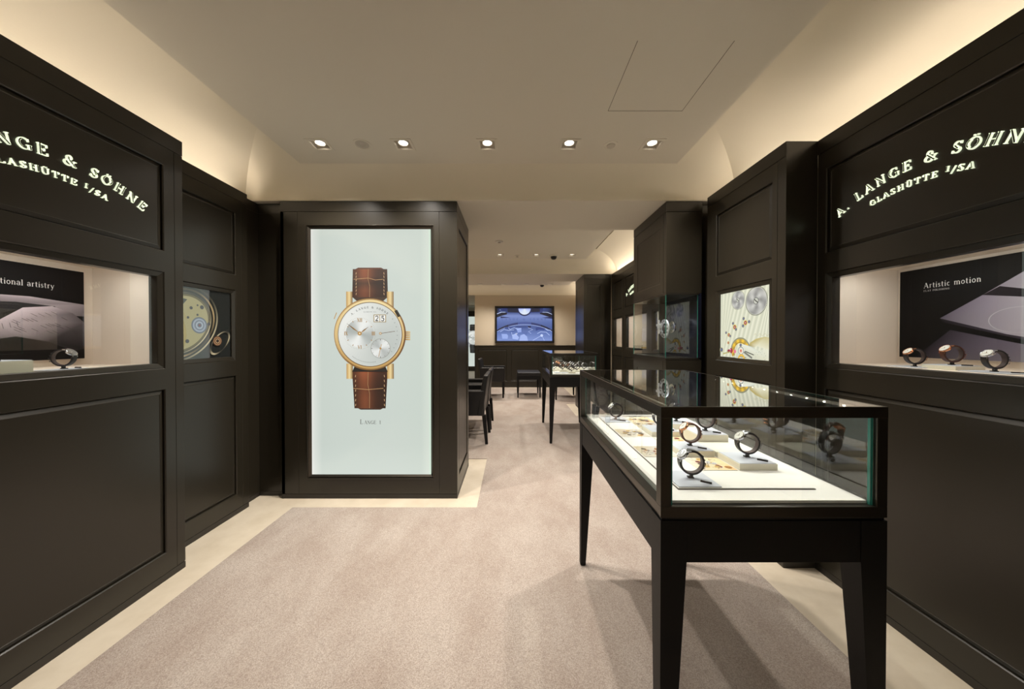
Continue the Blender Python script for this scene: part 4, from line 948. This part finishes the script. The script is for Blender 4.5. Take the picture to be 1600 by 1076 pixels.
# ------------------------------------------------------------------ watches
def make_watch(name, strap, case, dial, label, group):
    t = thing(name, label, 'watch', local=True, group=group)
    cx, cz, rx, rz, hw = 0, .034, .0305, .0315, .0095
    ca = R(137); n = 40; band = MB(); lin = MB()
    A0, A1 = ca + R(30), ca + R(330)
    prof = []
    for k in range(n + 1):
        an = A0 + (A1 - A0) * k / n; wd = hw * (.82 + .18 * abs(math.cos((an - ca) / 2)) * 1.0)
        th = .0046 + .0012 * math.exp(-((k - 0) / 5) ** 2) + .0012 * math.exp(-((n - k) / 5) ** 2)
        prof.append((an, wd, th))
    for M, o0, o1, ws in ((band, 0, 1, 1.), (lin, -.25, 0.0, .97)):
        i0 = len(M.v)
        for an, wd, th in prof:
            for rr, yy in ((o0, -wd * ws), (o0, wd * ws), (o1, wd * ws * .92), (o1, -wd * ws * .92)):
                q = th * rr; M.v.append(Vector((cx + (rx + q) * math.cos(an), yy, cz + (rz + q) * math.sin(an))))
        for k in range(n):
            for j in range(4):
                a, b = 4 * k + j, 4 * k + (j + 1) % 4; M.f.append([a, b, b + 4, a + 4]); M.m.append(0); M.c.append(None)
        M.f.append([0, 1, 2, 3]); M.m.append(0); M.c.append(None); M.f.append([4 * n + j for j in range(4)]); M.m.append(0); M.c.append(None)
    sb = band.build('strap', strap, t, smooth=True); lin.build('strap_lining', LIN, sb, smooth=True)
    # keeper loops and buckle opposite the case
    m = MB(); ba = ca + PI + R(30); ex = Vector((math.cos(ba), 0, math.sin(ba))); c = Vector((cx + (rx + .0045) * ex.x, 0, cz + (rz + .0045) * ex.z)); tx = Vector((-ex.z, 0, ex.x))
    P = lambda s_, y, h: tuple(c + tx * s_ + Vector((0, y, 0)) + ex * h)
    m.tube([P(-.008, -.011, 0), P(.008, -.011, 0), P(.008, .011, 0), P(-.008, .011, 0)], .0014, 6, closed=True); m.tube([P(-.008, 0, 0), P(.009, 0, .001)], .001, 6)
    m.build('buckle', case, t, smooth=True)
    m = MB(); ka = ca + PI + R(62)
    for kk in (ca + PI + R(58), ca + PI + R(76)):
        ex2 = Vector((math.cos(kk), 0, math.sin(kk))); c2 = Vector((cx + (rx + .003) * ex2.x, 0, cz + (rz + .003) * ex2.z)); t2 = Vector((-ex2.z, 0, ex2.x))
        Q = lambda s_, y, h: tuple(c2 + t2 * s_ + Vector((0, y, 0)) + ex2 * h)
        m.tube([Q(0, -.0095, -.003), Q(0, -.0095, .002), Q(0, .0095, .002), Q(0, .0095, -.003)], .0016, 6)
    m.build('keeper_loop', strap, t)
    ax = Vector((math.cos(ca), 0, math.sin(ca))); C = Vector((cx + rx * ax.x, 0, cz + rz * ax.z))
    m = MB(); m.lathe([(.014, -.0035), (.0175, -.003), (.0188, -.001), (.0190, .003), (.0188, .0045), (.0172, .0062), (.0164, .0060), (.0163, .0050)], tuple(C), tuple(ax), 32)
    e1 = Vector((-ax.z, 0, ax.x)); e2 = Vector((0, 1, 0))
    for s1 in (-1, 1):
        for s2 in (-1, 1):
            p0 = C + e1 * s1 * .0145 + e2 * s2 * .0098; p1 = C + e1 * s1 * .0225 + e2 * s2 * .0098 - ax * .004
            m.tube([tuple(p0 + ax * .002), tuple((p0 + p1) / 2 + ax * .001), tuple(p1)], .0019, 6)
    m.build('case', case, t, smooth=True)
    m = MB(); m.tube([tuple(C + e2 * -.0185 + ax * .0015), tuple(C + e2 * -.0225 + ax * .0015)], .0024, 10); m.build('crown', case, t)
    m = MB(); m.lathe([(0, .0052), (.0163, .0052)], tuple(C), tuple(ax), 32, caps=False); dl = m.build('dial', dial, t)
    m = MB(); H = C + ax * .0056
    for a_, l_, w_ in ((R(60), .012, .0009), (R(150), .0085, .0011), (R(-60), .005, .0007)):
        dv = e1 * math.cos(a_) + e2 * math.sin(a_); nn = ax.cross(dv); p = [H - nn * w_, H + nn * w_, H + dv * l_ + nn * w_ * .4, H + dv * l_ - nn * w_ * .4]; m.face([tuple(q) for q in p])
    for k in range(12):
        a_ = R(30 * k); dv = e1 * math.cos(a_) + e2 * math.sin(a_); nn = ax.cross(dv); p0 = H + dv * .0125; p1 = H + dv * .0148; w_ = .0006; m.face([tuple(q) for q in (p0 - nn * w_, p0 + nn * w_, p1 + nn * w_, p1 - nn * w_)])
    m.build('hands', mat('hands', (150, 110, 70), .2, metal=1.) if dial is DIALW else STEEL, dl, flip=False)
    return t
def make_stand(label, group):
    t = thing('watch_stand', label, 'watch stand', local=True, group=group)
    m = MB(); m.box(-.004, .004, -.005, .005, .003, .0145); m.build('post', BLK, t, bevel=.0008)
    m = MB(); m.box(-.010, .006, -.007, .007, 0, .0035); m.build('foot', BLK, t, bevel=.0008)
    m = MB()
    pts = [(.033 * math.cos(R(q)), .0, .0487 + .0355 * math.sin(R(q))) for q in range(-120, -55, 8)]
    for y in (-.004, .004): m.tube([(p[0], y, p[2]) for p in pts], .0012, 6)
    m.build('cradle', BLK, t); return t
ST0 = None; WP = {}; TAG0 = None
WMATS = {'steel_black': (STRB, STEEL, DIALG), 'steel_white': (STRB, STEEL, DIALW), 'gold_brown': (STRN, GOLD, DIALW), 'gold_black': (STRB, GOLD, DIALW), 'gold_dark': (STRB, GOLD, DIALB), 'steel_blue': (STRU, STEEL, DIALW), 'ygold_brown': (STRN, YGOLD, DIALW)}
WWORD = {'steel_black': 'steel watch, grey dial', 'steel_white': 'steel watch, silver dial', 'gold_brown': 'rose gold watch, brown strap', 'gold_black': 'rose gold watch, black strap', 'gold_dark': 'rose gold watch, dark dial', 'steel_blue': 'steel watch, blue strap', 'ygold_brown': 'yellow gold watch, brown strap'}
def place_watch(kind, x, y, z, rz, where, grp, plate=True, plate_at=(.03, -.03), pz_=0.):
    global ST0, TAG0
    lb = f'black watch stand {where}'; g = 'watch stands ' + grp
    if ST0 is None: ST0 = make_stand(lb, g); s = ST0; s.location = (x, y, z); s.rotation_euler = (0, 0, rz)
    else: s = dup(ST0, (x, y, z), rz, lb, g)
    lw = f'{WWORD[kind]} {where}'; g = 'watches ' + grp
    if kind not in WP: WP[kind] = make_watch('wristwatch', *WMATS[kind], lw, g); wch = WP[kind]; wch.location = (x, y, z + .0125); wch.rotation_euler = (0, 0, rz)
    else: wch = dup(WP[kind], (x, y, z + .0125), rz, lw, g)
    if plate:
        px_, py_ = x + plate_at[0], y + plate_at[1]
        lb = f'dark name bar {where}'
        if TAG0 is None:
            m = MB(); m.taper((-.014, .014, -.002, .002), (-.014, .014, -.004, .004), 0, .0045)
            TAG0 = m.build('name_bar', mat('bar_metal', (34, 34, 38), .3, metal=.6)); tag(TAG0, lb, 'label', 'name bars ' + grp); TAG0.location = (px_, py_, z); TAG0.rotation_euler = (0, 0, rz - R(30))
        else:
            o = TAG0.copy(); col.objects.link(o); o.location = (px_, py_, z); o.rotation_euler = (0, 0, rz - R(30)); o['label'] = lb; o['group'] = 'name bars ' + grp
def slab_thing(name, label, cat, x0, x1, y0, y1, z0, z1, mt, bevel=.0006, group=None):
    m = MB(); m.box(x0, x1, y0, y1, z0, z1); o = m.build(name, mt, base=((x0 + x1) / 2, (y0 + y1) / 2, z0), bevel=bevel); return tag(o, label, cat, group)

# ------------------------------------------------------------------ display tables
def table(label, x0, x1, y0, y1):
    t = thing('display_table', label, 'display table', ((x0 + x1) / 2, (y0 + y1) / 2, 0))
    tz, bz, ft, dk = 1.078, .797, .028, .833
    e = .0265
    m = MB()
    m.box(x0, x1, y0, y0 + e, tz - ft, tz - .005); m.box(x0, x1, y1 - e, y1, tz - ft, tz - .005)
    m.box(x0, x0 + e, y0 + e, y1 - e, tz - ft, tz - .005); m.box(x1 - e, x1, y0 + e, y1 - e, tz - ft, tz - .005)
    L_ = .0058
    for q in ((x0, x1, y0, y0 + L_), (x0, x1, y1 - L_, y1), (x0, x0 + L_, y0 + L_, y1 - L_), (x1 - L_, x1, y0 + L_, y1 - L_)): m.box(q[0], q[1], q[2], q[3], tz - .0051, tz)
    fr_ = m.build('top_rail', BRZ, t, bevel=.0006)
    m = MB(); bt = .028
    m.box(x0, x1, y0, y0 + e, bz, bz + bt); m.box(x0, x1, y1 - e, y1, bz, bz + bt); m.box(x0, x0 + e, y0 + e, y1 - e, bz, bz + bt); m.box(x1 - e, x1, y0 + e, y1 - e, bz, bz + bt)
    m.build('bottom_rail', BRZ, t, bevel=.001)
    for a, b in ((x0, y0), (x1 - e, y0), (x0, y1 - e), (x1 - e, y1 - e)):
        m = MB(); m.box(a, a + e, b, b + e, bz + bt, tz - ft); m.build('corner_post', BRZ, t, bevel=.001)
    g0, g1 = bz + bt, tz - ft
    k = .0006; G_ = .0066; g0, g1 = bz + bt - .008, tz - ft + .008
    h0, h1 = bz + bt * .6, tz - ft * .6; H_ = .0075
    pane(t, x0 + e + H_, x1 - e - H_, y0 + .010, y0 + .0165, g0 + .0005, g1 - .0005, 1); pane(t, x0 + e + H_, x1 - e - H_, y1 - .0165, y1 - .010, g0 + .0005, g1 - .0005, 1)
    pane(t, x0 + e + k, x0 + e + G_, y0 + .010, y1 - .010, g0 + .0005, g1 - .0005, 0); pane(t, x1 - e - G_, x1 - e - k, y0 + .010, y1 - .010, g0 + .0005, g1 - .0005, 0)
    pane(t, x0 + .006, x1 - .006, y0 + .006, y1 - .006, tz - .0046, tz - .0004, 2, 'glass_top')
    m = MB(); m.box(x0 + e + .0078, x1 - e - .0078, y0 + e + .001, y1 - e - .001, bz + .004, bz + bt - .001); m.box(x0 + e + .0078, x1 - e - .0078, y0 + .018, y1 - .018, bz + bt + .0004, dk); m.build('deck', DECK, t)
    m = MB(); tx0, tx1, ty0, ty1 = x0 + .085, x1 - .111, y0 + .078, y1 - .09
    m.box(tx0, tx1, ty0, ty1, dk, dk + .004); m.build('tray', DECK, t, bevel=.0004)
    m = MB(); 
    for q in ((tx0 - .0018, tx1 + .0018, ty0 - .0018, ty0), (tx0 - .0018, tx1 + .0018, ty1, ty1 + .0018), (tx0 - .0018, tx0, ty0, ty1), (tx1, tx1 + .0018, ty0, ty1)): m.box(q[0], q[1], q[2], q[3], dk, dk + .0022)
    m.build('tray_edge', mat('tray_edge', (60, 50, 40), .4), t)
    # LED strips under the long rails
    for sx, xx in ((1, x0 + e + .0075), (-1, x1 - e - .0075)):
        m = MB(); m.box(min(xx, xx + sx * .006), max(xx, xx + sx * .006), y0 + .05, y1 - .05, tz - .014, tz - .006, 0)
        n = 16
        for k in range(n): yy = y0 + .07 + (y1 - y0 - .14) * k / (n - 1); a_ = xx + sx * .006; m.box(min(a_, a_ + sx * .0015), max(a_, a_ + sx * .0015), yy - .003, yy + .003, tz - .013, tz - .009, 1)
        m.build('led_strip', [TRIMW, LEDM], t)
        strip('table_led', (xx + sx * .009, y0 + .06, tz - .02), (xx + sx * .009, y1 - .06, tz - .02), (sx * .75, 0, -1), CASE * 3.2, COOL, .008)
    # wooden understructure
    m = MB(); q = .004
    m.box(x0 + q, x1 - q, y0 + q, y1 - q, bz - .007, bz - .0005); m.build('shadow_gap', BLK, t)
    az, aw = .683, .022
    lw, ld = .066, .055
    m = MB(); m.box(x0 + lw, x1 - lw, y0 + .001, y0 + aw, az, bz - .0075); m.build('front_apron', WOOD, t, bevel=.001)
    m = MB(); m.box(x0 + lw, x1 - lw, y1 - aw, y1 - .001, az, bz - .0075); m.build('rear_apron', WOOD, t, bevel=.001)
    for a in (x0 + .001, x1 - aw): m = MB(); m.box(a, a + aw - .001, y0 + ld + .001, y1 - ld - .001, az, bz - .0075); m.build('side_apron', WOOD, t, bevel=.001)
    for sx in (0, 1):
        for sy in (0, 1):
            X0_, X1_ = (x0, x0 + lw) if not sx else (x1 - lw, x1); Y0_, Y1_ = (y0, y0 + ld) if not sy else (y1 - ld, y1)
            b0 = (X0_, X0_ + .028) if not sx else (X1_ - .028, X1_); b1 = (Y0_, Y0_ + .028) if not sy else (Y1_ - .028, Y1_)
            m = MB(); m.taper((X0_, X1_, Y0_, Y1_), (X0_, X1_, Y0_, Y1_), az, bz - .0075); m.taper((X0_, X1_, Y0_, Y1_), (*b0, *b1), .010, az)
            lg = m.build('leg', WOOD, t); m = MB(); m.lathe([(.010, 0.006), (.012, 0.007), (.012, .010)], ((b0[0] + b0[1]) / 2, (b1[0] + b1[1]) / 2, 0)); m.build('glide', STEEL, lg)
    return t
T1 = (.376, .949, .813, 1.79); T2 = (.447, 1.02, 3.815, 4.792)
table('front black display table with bronze framed glass case', *T1)
table('farther black display table with crowded glass case beyond the front one', *T2)
ZT = .837
CX = [.461, .586, .711, .836]; CY = [.891 + .1155 * k for k in range(8)]
colw = ['left', 'centre', 'right']; roww = ['first', 'second', 'third', 'fourth', 'fifth', 'sixth', 'seventh']
def cell(c, r, g=.003): return CX[c] + g, CX[c + 1] - g, CY[r] + g, CY[r + 1] - g
def booklet(x0, x1, y0, y1, z, where, warm):
    o = slab_thing('booklet', f'printed booklet showing a gold watch movement {where}', 'booklet', x0, x1, y0, y1, z, z + .0015, mat('booklet_white', (230, 224, 214), .5), 0, 'booklets in the front table')
    D(o)['wl'] = ((x0 + x1) / 2, (y0 + y1) / 2, z)
    a = MB(Fr((0, 0, 0), (1, 0, 0), (0, 0, 1))); a.fr = lambda u, v, d=0: Vector((u, v, z + .0016 + d))
    W, H = x1 - x0, y1 - y0; rnd = random.Random(int(x0 * 1e4 + y0 * 1e3)); dd = 0
    a.poly([(x0, y0), (x1, y0), (x1, y1), (x0, y1)], [(214, 200, 178), (236, 200, 150), (240, 214, 170), (226, 220, 212)] if warm else [(206, 196, 178), (214, 206, 196), (200, 192, 190), (196, 176, 140)], 0)
    for k in range(22):
        dd += .00003; cx, cy = x0 + W * rnd.uniform(.12, .88), y0 + H * rnd.uniform(.15, .85); r = W * rnd.uniform(.02, .11)
        c = rnd.choice([(176, 120, 60), (206, 170, 100), (150, 140, 140), (120, 40, 40), (226, 210, 170), (110, 96, 84), (196, 196, 200)])
        a.ring(cx, cy, 0, r, c, dd, 18); a.ring(cx, cy, r * .5, r * .62, (110, 90, 70), dd + .00001, 18)
    for k in range(6): dd += .00003; p = (x0 + W * rnd.random() * .9 + W * .05, y0 + H * rnd.random() * .9 + H * .05); q = (x0 + W * (.05 + rnd.random() * .9), y0 + H * (.05 + rnd.random() * .9)); a.line([p, q], .0012, (90, 80, 76), dd)
    a.build('printed_cover', ART_PRT, o, flip=False)
def pedestal(x0, x1, y0, y1, z0, h, where, card=True):
    slab_thing('display_pedestal', f'low cream pedestal block {where}', 'pedestal', x0, x1, y0, y1, z0, z0 + h, PED, .0006, 'pedestals')
    if card: slab_thing('display_card', f'light grey card {where}', 'card', x0 + .002, x1 - .002, y0 + .002, y1 - .002, z0 + h, z0 + h + .002, CARD, .0002, 'grey cards')
    return z0 + h + (.002 if card else 0)
RZ = R(-6)
W_ = lambda r, c: f'in the front table, {roww[r]} row, {colw[c]}'
def setup(kind, c, r, h):
    x0, x1, y0, y1 = cell(c, r); w_ = W_(r, c)
    if h > .004: z = pedestal(x0, x1, y0, y1, ZT, h, w_)
    else: slab_thing('display_card', f'light grey card {w_}', 'card', x0, x1, y0, y1, ZT, ZT + .003, CARD, .0003, 'grey cards'); z = ZT + .003
    place_watch(kind, (x0 + x1) / 2 + .006, (y0 + y1) / 2 + .003, z, RZ, w_, 'in the front table', plate_at=(.024, -.034))
setup('steel_black', 0, 0, 0); setup('gold_brown', 1, 2, .020); setup('steel_white', 2, 1, .020); setup('gold_dark', 2, 3, .042)
setup('steel_blue', 1, 4, .020); setup('steel_black', 2, 5, .022); setup('steel_white', 0, 6, 0)
pedestal(*cell(2, 2), ZT, .018, 'in the third row of the front table, right column', card=False)
for c, r, wm in ((1, 1, True), (0, 2, False), (1, 3, True), (0, 4, False), (1, 5, False), (1, 6, True)): booklet(*cell(c, r), ZT, W_(r, c), wm)
# far table
fx = [.545, .635, .725, .815, .905]; fy = [3.93, 4.05, 4.18, 4.31, 4.45]
kinds = ['steel_white', 'steel_black', 'gold_black', 'steel_white', 'steel_blue', 'steel_black', 'gold_brown']
q = 0
for r in range(5):
    for c in range(5):
        if (r, c) in ((0, 0), (0, 1), (0, 3), (0, 4), (1, 0), (2, 4), (3, 0), (4, 4), (4, 0)): continue
        wh = f'in the far table, {roww[r]} row, {["first", "second", "third", "fourth", "fifth"][c]} from left'
        z = pedestal(fx[c] - .04, fx[c] + .04, fy[r] - .05, fy[r] + .05, ZT, .018 + .01 * (c % 3 == 1), wh, card=False)
        place_watch(kinds[q % 7], fx[c], fy[r], z, R(-30 + 10 * (q % 3)), wh, 'in the far table', plate=False); q += 1
for c, r in ((0, 0), (1, 0)):
    slab_thing('display_card', f'flat pale card at the front left of the far table, {"outer" if c == 0 else "inner"} one', 'card', fx[c] - .03, fx[c] + .045, fy[r] - .03, fy[r] + .04, ZT, ZT + .003, CARD, 0, 'grey cards')
# vitrine shelves
ZN = V0 + .0265
VL, VR = 'on the shelf of the left vitrine', 'on the shelf of the right vitrine'
slab_thing('display_card', f'grey card {VL}, under the lone dark watch', 'card', -1.905, -1.825, 1.28, 1.40, ZN, ZN + .003, CARD, 0, 'grey cards')
place_watch('steel_black', -1.868, 1.345, ZN + .003, R(-161), VL + ' at its right end', 'in the left vitrine', plate_at=(.0, .045))
pedestal(-1.95, -1.83, 1.06, 1.235, ZN, .046, VL + ' left of the dark watch')
place_watch('ygold_brown', -1.885, 1.125, ZN + .048, R(-161), VL + ', on the white block', 'in the left vitrine', plate_at=(.01, .05))
slab_thing('display_card', f'wide grey card {VR}, under the left watch', 'card', 1.76, 1.88, 1.40, 1.52, ZN, ZN + .003, CARD, 0, 'grey cards')
slab_thing('display_card', f'wide grey card {VR}, under the right watch', 'card', 1.78, 1.90, 1.155, 1.29, ZN, ZN + .003, CARD, 0, 'grey cards')
place_watch('gold_black', 1.812, 1.453, ZN + .003, R(-14), VR + ', leftmost of three', 'in the right vitrine', plate_at=(.0, -.052))
pedestal(1.80, 1.92, 1.31, 1.42, ZN, .016, VR + ' under the middle watch')
place_watch('gold_brown', 1.86, 1.365, ZN + .018, R(-12), VR + ', middle of three', 'in the right vitrine', plate_at=(.0, -.045))
place_watch('steel_white', 1.842, 1.232, ZN + .003, R(-10), VR + ', rightmost of three', 'in the right vitrine', plate_at=(.0, -.056))
# a watch in the farthest and a few in the other bay cabinets
place_watch('steel_white', 1.76, 4.90, ZN, R(20), 'in the farthest right wall vitrine', 'in the rear vitrines', plate=False)
slab_thing('display_card', 'amber printed card standing flat in the middle right wall vitrine', 'card', 1.72, 1.80, 4.0, 4.3, ZN, ZN + .02, mat('amber_card', (206, 168, 96), .6), 0)
o = slab_thing('display_board', 'pale blue printed backing board in the middle right wall vitrine', 'board', 1.925, 1.935, 4.0, 4.40, 1.15, 1.56, mat('pale_board', (196, 206, 226), .6), 0)

# ------------------------------------------------------------------ seating
def make_armchair(label):
    t = thing('armchair', label, 'chair', local=True)   # faces +x, origin on the floor at its centre
    L_ = .29; 
    m = MB(); m.box(-.20, .27, -.20, .20, .34, .46); m.build('seat', LEA, t, bevel=.02)
    for s in (-1, 1):
        m = MB(); a, b = (s * .20, s * .28) if s > 0 else (s * .28, s * .20)
        m.box(-.25, .27, a, b, .34, .638); ar = m.build('arm', LEA, t, bevel=.014)
        m = MB(); m.tube([(-.2, s * .282, .628), (.26, s * .282, .628), (.276, s * .27, .62), (.276, s * .27, .36)], .0045, 6); m.tube([(-.2, s * .202, .632), (.25, s * .202, .632)], .004, 6); m.build('piping', PIPE, ar)
    m = MB(); n = 8; i = 0
    for k in range(n + 1):
        z = .34 + (.815 - .34) * k / n; lean = -.02 - .055 * (k / n) ** 1.4; wd = .285 - .03 * (k / n) ** 2; th = .075 - .02 * k / n
        m.v += [Vector((-.22 + lean, -wd, z)), Vector((-.22 + lean + th, -wd, z)), Vector((-.22 + lean + th, wd, z)), Vector((-.22 + lean, wd, z))]
    for k in range(n):
        for j in range(4): a, b = 4 * k + j, 4 * k + (j + 1) % 4; m.f.append([a, b, b + 4, a + 4]); m.m.append(0); m.c.append(None)
    m.f.append([3, 2, 1, 0]); m.f.append([4 * n + j for j in range(4)]); m.m += [0, 0]; m.c += [None, None]
    m.build('backrest', LEA, t, bevel=.014)
    for sx, sy in ((1, 1), (1, -1), (-1, 1), (-1, -1)):
        m = MB(); x, y = (.245 if sx > 0 else -.245), sy * .235; xb = x if sx > 0 else x - .03
        m.taper((x - .024, x + .024, y - .024, y + .024), (xb - .016, xb + .016, y - .016, y + .016), .0, .345); m.build('leg', WOOD, t)
    return t
ch = make_armchair('near black leather armchair with its back to the aisle left of the passage'); ch.location = (-.575, 4.05, .006); ch.rotation_euler = (0, 0, PI)
dup(ch, (-.57, 4.67, .006), PI, 'second black leather armchair close behind the near one by the passage')
dup(ch, (-.43, 7.02, .006), R(0), 'black leather armchair facing right in front of the wainscot')
def make_stool(label, w=.45, d=.45, h=.46):
    t = thing('stool', label, 'stool', local=True)
    m = MB(); m.box(-w / 2 + .004, w / 2 - .004, -d / 2 + .004, d / 2 - .004, h - .075, h); m.build('seat', LEA, t, bevel=.012)
    m = MB(); m.box(-w / 2, w / 2, -d / 2, d / 2, h - .15, h - .075); m.build('seat_frame', WOOD, t, bevel=.003)
    for sx in (-1, 1):
        for sy in (-1, 1):
            x, y = sx * (w / 2 - .022), sy * (d / 2 - .022); m = MB(); m.taper((x - .022, x + .022, y - .022, y + .022), (x + sx * .006 - .013, x + sx * .006 + .013, y - .013, y + .013), 0, h - .15); m.build('leg', WOOD, t)
    return t
s = make_stool('black leather topped stool in front of the wainscot beside the far table', w=.50, d=.62, h=.53); s.location = (.36, 7.12, .006)
dup(s, (1.13, 6.86, .006), 0, 'black stool half hidden behind the far display table')
